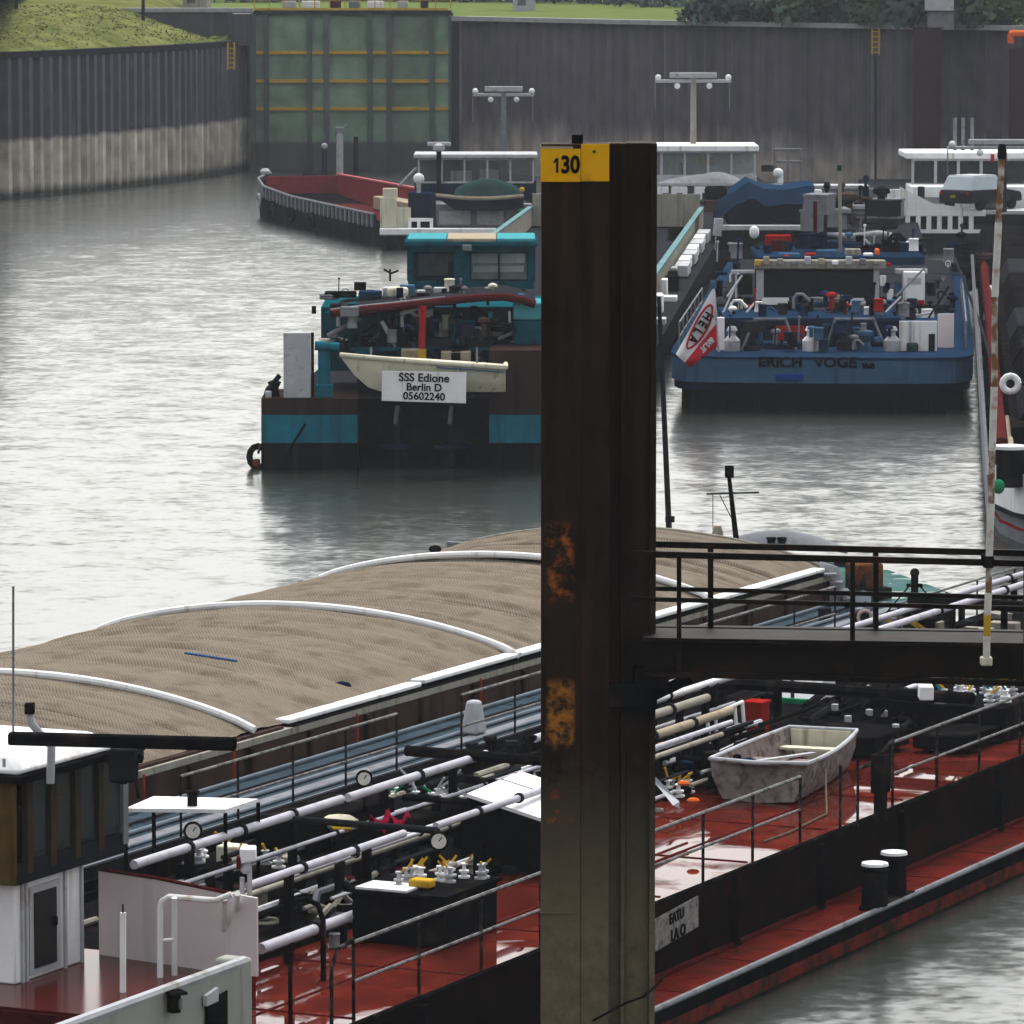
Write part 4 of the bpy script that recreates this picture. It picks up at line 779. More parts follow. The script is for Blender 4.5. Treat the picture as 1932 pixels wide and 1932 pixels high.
q = [onbul(388, 1890), onbul(428, 1868), onbul(428, 1960), onbul(388, 1980)]; MB().prism(q, N_.r * .012).build('fairlead_slot', BLACK, tk); q = [onbul(383, 1878), onbul(405, 1862), onbul(405, 1888), onbul(383, 1898)]; MB().prism(q, N_.r * .05).build('hinge', LGREY, tk)
h0 = N_.ab(Pn(29, 1858, ZP)); h1 = N_.ab(Pn(166, 1815, ZP)); A_ = h0[0]; bA, bB = h0[1], h1[1]
dh = N_.p(A_, bA, 0).y; ZF = ZU(Pd(29, 1666, dh).z)
hs_ = T('wheelhouse', 'tanker wheelhouse with white roof and brown end panel at lower left', 'wheelhouse', N_.p(A_ - 1, bA, ZP))
MB().fb(N_, A_ - 4.2, A_, bA, bB, ZP, ZF).build('lower_wall', WHITE, hs_, bevel=.02)
sb = lambda u: bA + (bB - bA) * (u - 29) / (166 - 29)
MB().fb(N_, A_, A_ + .02, sb(56), sb(118), ZP + .05, ZF - .10).build('door_frame', LGREY, hs_); dr = MB().fb(N_, A_ + .02, A_ + .035, sb(64), sb(108), ZP + .12, ZF - .18).build('door', mat('dark_door_glass', (.02, .018, .016), .25, spec=.2), hs_); MB().fb(N_, A_ + .036, A_ + .06, sb(100), sb(106), ZP + .55, ZP + .65).build('handle', BLACK, dr)
for u in (40, 48, 126, 160): MB().fb(N_, A_ + .001, A_ + .03, sb(u), sb(u + 4), ZP, ZF).build('wall_rib', LGREY, hs_)
bC = N_.ab(Pd(238, 1640, N_.p(A_ + .15, 0, 0).y + 3))[1]
# upper wheelhouse: right face runs forward from bA to the corner seen at u=238
A2 = A_ + .12; b2 = bA - .15; bC = bof(238, A2, ZF + .6); ZR = ZU(Pd(50, 1476, N_.p(A2, b2, 0).y).z)
MB().fb(N_, A2 - 3.6, A2, b2, bC, ZF, ZF + .12).build('floor', DGREY, hs_); MB().fb(N_, A2 - 3.6, A2 - .0, b2 - .03, b2 + .02, ZF + .0, ZR).build('end_panel', WOOD, hs_, bevel=.01)
MB().fb(N_, A2 - .05, A2 - .002, b2 + .03, bC, ZF + .12, ZF + .24).build('sill', DGREY, hs_)
ub = [56, 100, 146, 190, 236]
for i, u in enumerate(ub): b_ = bof(u, A2, ZF + .6); MB().fb(N_, A2 - .07, A2 + .012, b_ - .06, b_ + .06, ZF + .1, ZR).build('window_post', FRAMEB if i < 4 else GREY, hs_)
for i in range(4):
    x0, x1 = bof(ub[i], A2, ZF + .6) + .07, bof(ub[i + 1], A2, ZF + .6) - .07; MB().fb(N_, A2 - .04, A2 - .025, x0, x1, ZF + .26, ZR - .06).build('window', WINDOW, hs_)
MB().fb(N_, A2 - 3.5, A2 - .1, bC - .05, bC, ZF + .1, ZR).build('front_frame', BLACK, hs_)
MB().fb(N_, A2 - 2.4, A2 - .5, b2 + .8, bC - .6, ZF + .12, ZF + .75).build('console', DGREY, hs_, bevel=.05); MB().fb(N_, A2 - 1.0, A2 - .5, b2 + .5, b2 + .9, ZF + .12, ZF + 1.0).build('seat', TEALD, hs_, bevel=.05)
MB().fb(N_, A2 - 3.8, A2 + .16, b2 - .15, bC + .2, ZR, ZR + .09).build('roof', BLACK, hs_, bevel=.02)
MB().fb(N_, A2 - 3.8, A2 + .12, b2 - .12, bC - .35, ZR + .091, ZR + .32, .22, .22).build('roof_top', WHITE, hs_, bevel=.08)
MB().lathe(N_.p(A2 - .03, b2 - .2, ZR + .2), [(.02, 0), (.02, .1)], 8).build('bolt', LGREY, hs_)
# radar and masts on the roof
rd = T('radar_scanner', 'long black radar bar turning above the wheelhouse roof', 'radar', Pd(230, 1440, dh + 1.6)); dd = dh - .8
MB().bar(Pd(16, 1393, dd), Pd(446, 1404, dd - .2), .16, .15).build('scanner_bar', BLACK, rd, bevel=.03); MB().pb(205, 258, 1414, 1478, dd + .0, .3).build('gearbox', DGREY, rd, bevel=.04); MB().pb(198, 268, 1424, 1440, dd + .05, .3).build('mount', BLACK, rd); MB().bar(Pd(230, 1470, dd + .2), N_.p(A2 - .05, bC - .1, ZR + .05), .12).build('bracket', BLACK, rd); MB().tube([Pd(255, 1470, dd + .2), Pd(262, 1505, dd + .2)], .02, 6).build('cable', BLACK, rd)
o = T('light_mast', 'bent white pipe mast with black lamp on the wheelhouse roof', 'mast', Pd(95, 1478, dh - .1)); MB().tube([Pd(95, 1478, dh - .1), Pd(97, 1408, dh - .1), Pd(60, 1366, dh - .1), Pd(55, 1345, dh - .1)], .05, 8).build('pole', LGREY, o); MB().pb(46, 64, 1328, 1348, dh - .18, .14).build('lamp', BLACK, o, bevel=.01)
o = T('whip_antenna', 'thin tall whip antenna rising from the wheelhouse roof', 'antenna', Pd(25, 1400, dh + .8)); MB().tube([Pd(25, 1420, dh + .8), Pd(25, 1106, dh + .8)], .016, 6).build('rod', GREY, o); MB().tube([Pd(25, 1440, dh + .8), Pd(25, 1385, dh + .8)], .035, 6).build('base', DGREY, o)
# bulkhead panel, rails, floodlight post
k0, k1 = Pn(187, 1801, ZP), Pn(436, 1838, ZP); nrm = N_.f; zk = Pd(187, 1640, k0.y).z - ZM(ZP)
MB().prism([k0, k1, k1 + Vector((0, 0, zk * .93)), k1.lerp(k0, .55) + Vector((0, 0, zk * .99)), k0 + Vector((0, 0, zk))], nrm * .05).build('bulkhead_panel', PINKW, tk)
MB().tube([k0 + Vector((0, 0, zk)), k1.lerp(k0, .55) + Vector((0, 0, zk * .99)), k1 + Vector((0, 0, zk * .93))], .022, 6).build('panel_edge', MAROON, tk)
MB().prism([k1, k1 + N_.r * .35, k1 + N_.r * .35 + Vector((0, 0, zk * .9)), k1 + Vector((0, 0, zk * .93))], nrm * .04).build('panel_return', PINKW, tk)
def rise(u, vb, vt): p = Pn(u, vb, ZP); return p, Pd(u, vt, p.y)
a_, b_ = rise(232, 1872, 1722); MB().tube([a_, b_], .038, 8).build('rail_stanchion', WHITE, tk); MB().bar(b_, b_ + Vector((0, 0, .1)), .02).build('pin', DGREY, tk)
loop = T('safety_rail', 'cream tubular safety rail in front of the warm white bulkhead', 'rail', Pn(300, 1845, ZP))
q = [Pn(302, 1844, ZP), None, None, None, None]; dl = q[0].y
MB().tube([Pn(302, 1844, ZP), Pd(302, 1712, dl), Pd(306, 1700, dl), Pd(318, 1692, dl)] + [Pd(405, 1699, dl - .2), Pd(437, 1687, dl - .2)], .038, 8).build('top_tube', WHITE, loop)
for u, vb, vt in ((329, 1840, 1694), (424, 1822, 1696), (448, 1812, 1686)): a_ = Pn(u, vb, ZP); MB().tube([a_, Pd(u, vt, dl - .1)], .036, 8).build('post', WHITE, loop)
MB().tube([Pd(302, 1775, dl), Pd(329, 1772, dl)], .02, 6).build('step', WHITE, loop)
fp = T('floodlight_post', 'white post with a boxy floodlight at the forward end of the bulwark', 'floodlight', Pn(462, 1815, ZP)); a_ = Pn(462, 1815, ZP)
for du in (0, 14): MB().tube([Pd(456 + du, 1830, a_.y), Pd(457 + du, 1655 - du, a_.y)], .03, 8).build('post', LGREY, fp)
MB().pb(452, 482, 1602, 1626, a_.y - .1, .3).build('lamp_housing', WHITE, fp, bevel=.02); MB().ball(Pd(464, 1638, a_.y), .075).build('swivel', LGREY, fp); MB().pb(446, 454, 1618, 1640, a_.y - .1, .15).build('lamp_glass', MAROON, fp)
# ------------------------------------------------------------------ barge with the beige covers
tb = T('covered_barge', 'cargo barge with arched beige covers and brown coaming alongside the tanker', 'barge', N_.p(-14.5, 0, 0))
def tstrip(name, m_, a0, a1, b0, b1, z0, z1, bev=0): return MB().fb(N_, a0, a1, b0, b1, z0, z1).build(name, m_, tb, bevel=bev)
E0, E1 = -40, 32.2
CW, HW = -13.85, 5.6
ring = lambda b, hw, z: [N_.p(CW - hw, b, z), N_.p(CW + hw, b, z), N_.p(CW + hw, b, -1), N_.p(CW - hw, b, -1)]
MB().loft([ring(E0, HW, 1.95), ring(32.6, HW, 1.95), ring(34.8, 4.7, 1.95), ring(37.2, 2.6, 2.0), ring(38.4, .8, 2.05)]).build('hull', BLACKR, tb)
tstrip('side_deck', DECKB, -10.55, -8.28, E0, E1, 1.951, 2.0); tstrip('far_side_deck', DECKB, -19.4, -18.5, E0, E1, 1.951, 2.0)
MB().loft([[N_.p(CW - hw, b, z + dz) for dz in (0, .03)] + [N_.p(CW + hw, b, z + dz) for dz in (.03, 0)] for b, hw, z in ((E1, 5.5, 1.955), (32.6, 5.45, 1.955), (34.8, 4.6, 1.955), (37.2, 2.5, 2.005))]).build('fore_deck', mat('green_fore_deck', (.06, .15, .125), .4, var=.3, scale=1.5, col2=(.10, .16, .17), amt=.5, puddle=(1.2, .42)), tb)
tstrip('coaming', BROWN, -10.72, -10.55, E0, E1, 2.0, 2.42); tstrip('coaming_strake', BEIGE, -10.74, -10.53, E0, E1, 2.421, 2.52); tstrip('far_coaming', BROWN, -18.6, -18.45, E0, E1, 2.0, 2.5)
tstrip('hold_end', GREY, -18.6, -10.55, E1, E1 + .12, 2.0, 2.75)
rbm = MB().fb(Fr((0, 0), ANG), 0, .07, -.04, .04, 0, .42).mesh('coaming_rib', Vector((0, 0, 0)), BROWNP)
for k in range(24): inst(rbm, 'coaming_rib', N_.p(-10.55, -10 + k * 1.9, 2.0), tb)
for i, (x0, x1, z) in enumerate(((10.4, 14.9, 2.60), (15.0, 23.6, 2.63), (23.7, E1 - .2, 2.62))): tstrip('coaming_cap', WHITE, -10.86, -10.60, x0, x1, z - .035, z + .035, .02)
tstrip('coaming_cap', BROWN, -10.80, -10.60, E0, 10.2, 2.50, 2.56)
for k in range(3): tstrip('edge_board', SAND if k == 1 else BROWN, -11.5 + k * .22, -11.32 + k * .22, 5, 10.2, 2.50 - k * .02, 2.60 - k * .02)
tstrip('seal_strip', RUBBER, -10.90, -10.535, 10.4, E1 - .2, 2.521, 2.545)
# side deck ridges, rails
BGP = mat('blue_grey_pipe', (.20, .235, .27), .5, var=.25, scale=1.5)
for a, z, r, m_ in ((-8.55, 2.05, .045, GREY), (-8.95, 2.03, .028, BGP), (-9.45, 2.04, .035, BGP), (-9.85, 2.03, .02, DGREY), (-10.3, 2.05, .03, BGP)):
    MB().tube([N_.p(a, b, z) for b in (E0, E1)], r, 8).build('deck_line', m_, tb)
tstrip('gunwale', DGREY, -8.32, -8.24, E0, E1, 2.001, 2.16); tstrip('walk_strip', GREY, -9.25, -9.0, E0, E1, 2.002, 2.02)
railing(tb, [N_.p(-8.4, 3, 2.0), N_.p(-8.4, 9.6, 2.0)], 1.0, 5, RAILM, r=.025); railing(tb, [N_.p(-8.4, 11.8, 2.0), N_.p(-8.4, 27, 2.0)], 1.0, 9, RAILM, r=.025)
REDP = mat('faded_red_post', (.32, .05, .035), .5, var=.2)
for b in (8.2, 12.2, 16.6, 5.5, 20.5): MB().fb(N_, -10.4, -10.37, b, b + .03, 2.0, 2.50).build('marker_post', REDP, tb)
tag(MB().fb(N_, -9.4, -9.1, 13.8, 14.2, 2.03, 2.55, .05, .1).build('vent_cowl', LGREY, org=N_.p(-9.2, 14, 2.0), bevel=.05), 'light grey vent cowl on the blue grey side deck', 'vent')
# covers
HB = [bof(150, -10.65, 2.6), bof(475, -10.65, 2.6), bof(975, -10.65, 2.6), bof(1345, -10.65, 2.6), E1]                                # hoop stations
def cov_mat():
    m = mat('beige_mesh_cover', (.265, .222, .172), .85, spec=0, var=.10, scale=1.2, col2=(.19, .158, .12), amt=.45)
    nt, N = nodes_of(m); b = N['Principled BSDF']; tc = N.new('ShaderNodeTexCoord'); mp = N.new('ShaderNodeMapping'); mp.inputs['Rotation'].default_value = (0, 0, ANG); lk(nt, tc.outputs['Object'], mp.inputs[0])
    pr = b.inputs['Base Color'].links[0].from_socket; outs = []
    for k, rot in enumerate((R(38), R(-38))):
        m2 = N.new('ShaderNodeMapping'); m2.inputs['Rotation'].default_value = (0, 0, rot); lk(nt, mp.outputs[0], m2.inputs[0])
        wv = N.new('ShaderNodeTexWave'); wv.inputs['Scale'].default_value = 6.5; wv.inputs['Distortion'].default_value = .6; wv.inputs['Detail'].default_value = 1; lk(nt, m2.outputs[0], wv.inputs[0]); outs.append(wv.outputs['Fac'])
    mn = N.new('ShaderNodeMath'); mn.operation = 'MINIMUM'; lk(nt, outs[0], mn.inputs[0]); lk(nt, outs[1], mn.inputs[1])
    mr = N.new('ShaderNodeMapRange'); mr.inputs[1].default_value = 0; mr.inputs[2].default_value = .35; mr.inputs[3].default_value = .66; mr.inputs[4].default_value = 1.05; lk(nt, mn.outputs[0], mr.inputs[0])
    v = N.new('ShaderNodeVectorMath'); v.operation = 'SCALE'; lk(nt, pr, v.inputs[0]); lk(nt, mr.outputs[0], v.inputs['Scale']); lk(nt, v.outputs[0], b.inputs['Base Color'])
    bp = N.new('ShaderNodeBump'); bp.inputs['Strength'].default_value = .6; bp.inputs['Distance'].default_value = .03; lk(nt, mn.outputs[0], bp.inputs['Height']); lk(nt, bp.outputs[0], b.inputs['Normal'])
    return m
COVM = cov_mat()
def arch(a01): return .62 * (1 - (2 * a01 - 1) ** 2) ** .85
HA0, HA1 = -18.55, -10.70
def cover(x0, x1, zoff):
    cr = [(random.random(), random.uniform(-.05, .05), random.uniform(.008, .03), random.uniform(.02, .065), random.uniform(.2, .9), random.uniform(.25, .6)) for _ in range(26)]
    def fn(u, v):
        b = x0 + (x1 - x0) * u; k = math.sin(math.pi * u); rip = (abs(math.sin(math.pi * u * (x1 - x0) / .62)) - .6) * .03 * (.35 + math.sin(math.pi * v))
        for c, sk, w_, d_, v0, vw in cr: rip -= d_ * math.exp(-((u - c - sk * (v - .5)) / w_) ** 2) * math.exp(-((v - v0) / vw) ** 2)
        h = arch(v) * (1 - .04 * k) - .025 * k + rip + .012 * math.sin(u * 41 + v * 13)
        return N_.p(HA0 + (HA1 - HA0) * v, b, 2.60 + zoff + max(h, -.03))
    return MB().grid(fn, 200, 30).build('cover_sheet', COVM, tb)
for i in range(4): cover(HB[i], HB[i + 1], 0)
cover(-8, HB[0], 0)
for b in HB[:4]: MB().tube([N_.p(HA0 + (HA1 + .1 - HA0) * k / 28, b, 2.63 + arch(k / 28)) for k in range(29)], .065, 8).build('hoop', WHITE, tb)
MB().tube([N_.p(HA0 + (HA1 + .1 - HA0) * k / 28, E1, 2.6 + arch(k / 28)) for k in range(29)], .04, 8).build('end_hoop', BEIGE, tb)
o = MB().bar(Pn(350, 1232, 3.2), Pn(446, 1247, 3.15), .06, .03).build('blue_strap', mat('blue_strap', (.05, .11, .24), .7, var=.3), org=Pn(350, 1232, 3.2)); tag(o, 'blue strap lying on the beige cover', 'strap')
o = MB().ball(Pn(645, 1294, 2.72), .10, (1.6, 1, .8), 8).build('tarp_knot', NAVY, org=Pn(645, 1294, 2.72)); tag(o, 'dark blue bundle on the cover beside the white coaming edge', 'bundle')
o = MB().ball(Pn(480, 1322, 2.70), .11, (2.0, 1.2, .7), 8).build('tarp_knot', NAVY, org=Pn(480, 1322, 2.7)); tag(o, 'dark blue tied bundle where the covers meet the brown boards', 'bundle')
o = MB().ball(Pn(821, 1036, 3.0), .10, (1.3, 1, .8), 8).build('cover_weight', BLACK, org=Pn(821, 1036, 3.0)); tag(o, 'small black weight on the far edge of the beige cover', 'weight')
o = T('spud_pole', 'tall dark pole rising from the far side of the covered barge', 'pole', Pn(1266, 1010, 2.5)); e = Pn(1266, 1010, 2.5); MB().tube([e - Vector((0, 0, .8)), Pd(1252, 760, e.y)], .065, 8, .055).tube([Pd(1252, 760, e.y), Pd(1243, 560, e.y)], .055, 8, .04).build('shaft', DGREY, o); MB().lathe(Pd(1264, 985, e.y), [(.1, 0), (.1, .12)], 8).build('collar', DGREY, o)
# foredeck gear
bm_ = T('bow_mast', 'slim black bow mast with yard and lamp beyond the covers', 'mast', Pn(1390, 1027, 2.7)); e = Pn(1390, 1027, 2.7)
MB().tube([e, Pd(1375, 895, e.y)], .06, 8, .04).build('pole', BLACK, bm_); MB().pb(1368, 1385, 880, 902, e.y - .1, .2).build('lamp', BLACK, bm_, bevel=.02); MB().tube([Pd(1333, 932, e.y), Pd(1432, 929, e.y)], .02, 6).build('yard', DGREY, bm_); MB().tube([Pd(1358, 934, e.y), Pd(1384, 985, e.y)], .01, 5).tube([Pd(1345, 932, e.y), Pd(1345, 1000, e.y)], .008, 5).build('halyard', BLACK, bm_)
o = T('bow_cover', 'grey canvas hump over the bow gear beyond the beige covers', 'canvas cover', Pn(1430, 1036, 2.6)); MB().grid(lambda u, v: Pn(1362, 1040, 2.55) + N_.r * 1.5 * u + (Pn(1490, 1040, 2.55) - Pn(1362, 1040, 2.55)) * u * .0 + Vector((1.15 * u, .8 * v, .42 * math.sin(math.pi * min(1, .12 + u * .8)) * math.sin(math.pi * (.15 + .7 * v)))), 14, 8, (0, 0, -.03)).build('canvas', GREY, o)
for u in (1455, 1475): MB().lathe(Pn(u, 1038, 2.6), [(.08, 0), (.08, .2), (.1, .22), (.1, .26)], 8).build('vent', BLACK, o)
MB().lathe(Pn(1354, 1016, 2.8), [(.1, 0), (.12, .1), (.07, .26)], 8).build('sack', SAND, o)
o = T('anchor_winch', 'rusty brown anchor winch on the covered barge foredeck', 'winch', Pn(1632, 1135, 2.0)); e = Pn(1632, 1132, 2.0); MB().box(e + Vector((0, .3, .45)), (.62, .5, .5), -ANG).build('gear_case', RUST, o, bevel=.05); MB().lathe(e + Vector((-.35, .1, .3)), [(.22, 0), (.22, .05), (.14, .06), (.14, .3), (.22, .31), (.22, .36)], 12, (1, 0, 0)).build('drum', DGREY, o); MB().box(e + Vector((0, .2, .12)), (.9, .6, .22), -ANG).build('bed', DGREY, o); MB().lathe(e + Vector((-.05, -.2, .05)), [(.16, 0), (.16, .05)], 14, (0, -1, .2)).build('brake_wheel', LGREY, o)
e = Pn(1572, 1140, 2.0); o = T('bulkhead_stair', 'pale grey stair plate at the front end of the covers', 'stair', e); MB().prism([e + Vector((-.25, .3, 0)), e + Vector((.35, .3, 0)), e + Vector((.1, .3, .7)), e + Vector((-.25, .3, .8))], (0, .06, 0)).build('side_plate', LGREY, o)
for k in range(4): MB().box(e + Vector((.30 - k * .12, .1,   .1 + k * .16)), (.25, .35, .04)).build('step', GREY, o)
for k in range(10): c = Pn(random.uniform(1545, 1700), random.uniform(1140, 1180), 2.1); MB().box(c, (random.uniform(.1, .3), .25, random.uniform(.1, .3)), random.random()).build('deck_fitting', random.choice((DGREY, BROWN, GREY, BLACK)), tb, bevel=.02)
c = Pn(1632, 1165, 2.3); o = T('life_ring', 'pale pink round life ring beside the winch', 'life ring', c)
MB().tube([c + Vector((math.cos(k * .5236) * .13, -.02, math.sin(k * .5236) * .13)) for k in range(13)], .035, 6).build('ring', mat('pale_pink', (.5, .38, .36), .5), o); MB().lathe(c + Vector((0, .05, 0)), [(.09, 0), (.09, .02)], 12, (0, -1, 0)).build('disc', DGREY, o)
# ================================================================== VESSELS BEHIND
def PB(name, u0, u1, v0, v1, d, dep, m_, par, bev=0): return MB().pb(u0, u1, v0, v1, d, dep).build(name, m_, par, bevel=bev)
def TU(name, pts, r, m_, par, n=8): return MB().tube([Pd(*q) for q in pts], r, n).build(name, m_, par)
def windowed(par, u0, u1, v0, v1, d, fm, n, gm=None, fw=.1, name='window'):
    """a glazed front: panes with their own frame bars"""
    for i in range(n):
        a, b = u0 + (u1 - u0) * i / n, u0 + (u1 - u0) * (i + 1) / n
        o = PB('pane', a, b, v0, v1, d + .06, .02, gm or WINDOW, par); p, q = Pd(a, v1, d), Pd(b, v0, d)
        f = MB().bar((p.x, d, p.z), (q.x, d, p.z), fw).bar((p.x, d, q.z), (q.x, d, q.z), fw).bar((p.x, d + .01, p.z), (p.x, d + .01, q.z), fw).bar((q.x, d + .012, p.z), (q.x, d + .012, q.z), fw).build('frame', fm, o)
# ------------------------------------------------------------------ teal stern barge
ds = 145.0; X0 = Pd(797, 800, ds).x
fs_ = Fr((X0, ds), .07)
sb_ = T('cargo_barge', 'teal and brown cargo barge seen from its stern with a white name board', 'barge', (X0, ds, 0))
MB().fb(fs_, -4.45, 4.45, 3.2, 98, -1, 1.45).build('hull', BROWNP, sb_)
for (u0, u1, vt) in ((493, 674, 752), (923, 1104, 661)):
    PB('stern_block', u0, u1, 836, 905, ds, 3.2, BLACKR, sb_); PB('teal_band', u0 - .0, u1, 783, 835.8, ds - .01, 3.2, TEAL, sb_); PB('brown_band', u0, u1, vt, 782.8, ds, 3.2, BROWNP, sb_)
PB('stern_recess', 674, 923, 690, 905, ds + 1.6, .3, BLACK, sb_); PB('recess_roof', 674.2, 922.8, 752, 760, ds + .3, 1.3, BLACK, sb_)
for u in (750, 852):
    PB('rudder', u - 5, u + 5, 775, 880, ds + .5, .9, DGREY, sb_); MB().lathe(Pd(u, 848, ds + .35), [(.10, 0), (.5, .04), (.52, .10), (.2, .14)], 14, (0, 0, 1)).build('guard_plate', NAVY, sb_)
    TU('rudder_stock', [(u, 765, ds + .4), (u - 4, 800, ds + .4)], .06, GREY, sb_)
TU('mooring_rope', [(576, 800, ds - .03), (540, 856, ds - .04)], .03, RUBBER, sb_)
MB().fb(fs_, -4.4, 4.4, 3.2, 16, 1.451, 1.6).build('after_deck', DGREY, sb_)
# deckhouse back wall, awning, clutter
PB('white_screen', 535, 586, 628, 752, ds + .3, .12, LGREY, sb_, .02)
PB('screen_post', 587, 592, 628, 752, ds + .35, .15, BLACK, sb_)
MB().tube([Pd(594, 652, ds + .6), Pd(640, 655, ds + .6)], .13, 10).build('teal_arm', TEAL, sb_); PB('teal_bracket', 600, 622, 658, 752, ds + .6, .35, TEAL, sb_, .03); PB('bracket_foot', 596, 628, 726, 752, ds + .55, .5, TEAL, sb_, .03)
PB('deckhouse', 606, 1104, 580, 700, ds + 5.0, 5, TEALD, sb_)
PB('teal_locker', 612, 712, 590, 645, ds + 4.0, .9, TEALD, sb_, .04); PB('locker_top', 640, 680, 587, 597, ds + 3.9, .5, TEAL, sb_)
PB('teal_panel', 760, 782, 588, 650, ds + 4.6, .4, TEALD, sb_, .02); PB('teal_panel', 700, 716, 590, 650, ds + 4.4, .4, TEAL, sb_, .02)
for k in range(5): PB('ladder_step', 818, 855, 574 + k * 9, 577 + k * 9, ds + 3.8, .3, DGREY, sb_)
for u in (814, 855): PB('ladder_stile', u, u + 6, 570, 620, ds + 3.8, .2, TEAL, sb_)
TU('davit', [(796, 658, ds + 1.0), (798, 578, ds + 1.0)], .09, RED, sb_); TU('davit_foot', [(796, 690, ds + 1.0), (796, 659, ds + 1.0)], .12, YELLOW, sb_)
for (p, q, r, m_) in (((618, 634), (680, 600), .07, GREY), ((720, 606), (748, 655), .06, LGREY), ((755, 592), (802, 577), .06, LGREY), ((940, 640), (980, 622), .05, GREY), ((880, 625), (880, 690), .05, GREY), ((905, 650), (925, 655), .06, LGREY)): TU('brace', [(*p, ds + 2.4), (*q, ds + 2.4)], r, m_, sb_)
MB().lathe(Pd(880, 618, ds + 2.5), [(.30, -.4), (.33, -.36), (.20, -.34), (.20, .34), (.33, .36), (.30, .4)], 14, (1, .2, 0)).build('winch_drum', TEAL, sb_)
PB('winch_bed', 812, 930, 640, 655, ds + 2.2, 1.0, DGREY, sb_); PB('deck_beam', 660, 1000, 656, 662, ds + 2.0, .3, TEALD, sb_)
PB('teal_tank', 968, 1060, 605, 661, ds + 2.2, 2, TEALD, sb_, .05); PB('tank_top', 968, 1060, 571, 604, ds + 2.2, 2, CYAN, sb_, .05)
for (u, v, s, m_) in ((757, 668, .34, SAND), (832, 672, .46, SAND), (850, 672, .4, SAND)): PB('wooden_crate', u, u + 38, v - 8, 700, ds + 1.4, .7, m_, sb_, .02)
random.seed(21)
for k in range(46):                                           # loose gear on the after deck, welded boxes, cans, hooks
    u, v = random.uniform(620, 1000), random.uniform(575, 668); p = Pd(u, v, ds + random.uniform(2.0, 3.6)); s = random.uniform(.06, .24)
    m_ = random.choice((BLACK, BLACK, DGREY, NAVY, TEALD, TEAL, LGREY, WHITE, GREY, BLUEL))
    if k % 3: clutter(sb_, p, s * 2.2, m_)
    else: MB().tube([p, p + Vector((random.uniform(-.4, .4), 0, random.uniform(-.4, .4)))], .04, 6).build('deck_gear', m_, sb_)
aw = MB()
ap = [(624, 592), (680, 585), (760, 577), (840, 568), (900, 562), (950, 560), (985, 566), (1010, 574)]
MB().tube([Pd(u, v, ds + 2.0) for u, v in ap], .11, 8).build('awning_bow', MAROON, sb_); MB().tube([Pd(u, v - 5, ds + 2.1) for u, v in ap[:4]], .07, 8).build('awning_edge', GREY, sb_)
MB().prism([Pd(u, v - 1, ds + 2.1) for u, v in ap] + [Pd(1010, 566, ds + 2.1), Pd(950, 552, ds + 2.1), Pd(840, 560, ds + 2.1), Pd(640, 580, ds + 2.1)], (0, 3.4, 0)).build('awning', DGREY, sb_)
PB('dark_tray', 612, 672, 551, 562, ds + 4.5, .6, BLACK, sb_, .04); PB('dark_box', 668, 690, 534, 548, ds + 5, .5, BLACK, sb_); PB('blue_sheet', 676, 720, 550, 562, ds + 4, .6, COVER, sb_, .05); PB('white_raft', 730, 770, 543, 562, ds + 4, .6, CREAM, sb_, .08); PB('lamp', 588, 596, 578, 592, ds + 2, .2, BLACK, sb_)
for k in range(8): PB('roof_gear', 690 + k * 32, 706 + k * 32 + 6 * (k % 3), 548 - (k % 3) * 5, 562, ds + 4.4, .4, random.choice((LGREY, GREY, CREAM, DGREY, BLUEL)), sb_, .03)
TU('antenna', [(736, 530, ds + 6), (736, 508, ds + 6)], .03, BLACK, sb_); TU('antenna', [(724, 508, ds + 6), (738, 516, ds + 6), (752, 510, ds + 6)], .03, BLACK, sb_)
for k in range(60): clutter(sb_, Pd(random.uniform(605, 1005), random.uniform(596, 672), ds + random.uniform(1.6, 4.2)), random.uniform(.2, .6), random.choice((BLACK, BLACK, DGREY, NAVY, TEALD, TEAL, LGREY, GREY, BROWN, CREAM)))
for k in range(18): clutter(sb_, Pd(random.uniform(620, 990), random.uniform(552, 566), ds + random.uniform(3, 5)), random.uniform(.2, .5), random.choice((BLACK, DGREY, NAVY, GREY, CREAM)), 'roof_gear')
# wheelhouse of the teal barge
wd_ = ds + 12
wh = T('wheelhouse', 'teal wheelhouse with cyan roof edge standing on the stern barge', 'wheelhouse', Pd(887, 545, wd_))
PB('lower_wall', 770, 1008, 530, 545, wd_, 3, TEALD, wh); PB('base', 778, 1000, 545, 560, wd_ + .1, 2.8, LGREY, wh)
PB('back_wall', 772, 1006, 470, 530, wd_ + 2.95, .05, TEALD, wh)
for u0, u1 in ((768, 780), (857, 887), (996, 1010)): PB('corner_post', u0, u1, 466, 530, wd_ + .02, .2, TEALD, wh)
PB('header', 768, 1010, 466, 476, wd_ + .01, .2, TEALD, wh)
windowed(wh, 780, 857, 476, 529, wd_ + .08, BLACK, 1, WINDOW, .06); windowed(wh, 887, 996, 476, 529, wd_ + .08, BLACK, 2, WINPALE, .06)
PB('blind', 790, 846, 478, 520, wd_ + .5, .05, GREY, wh); PB('seat', 840, 860, 490, 530, wd_ + .9, .4, BLACK, wh, .05)
PB('curtain', 890, 990, 478, 496, wd_ + 1.4, .05, WHITE, wh); PB('shelf', 892, 988, 503, 513, wd_ + 1.2, .3, WHITE, wh); PB('console', 790, 990, 516, 530, wd_ + 1.0, .5, DGREY, wh)
PB('roof', 762, 1014, 457, 466, wd_ - .15, 3.4, TEALD, wh, .03)
for (u0, u1, m_) in ((768, 842, CYAN), (843, 936, SAND), (937, 1010, CYAN)): PB('roof_edge', u0, u1, 450, 457, wd_ - .1, 3.2, m_, wh, .03)
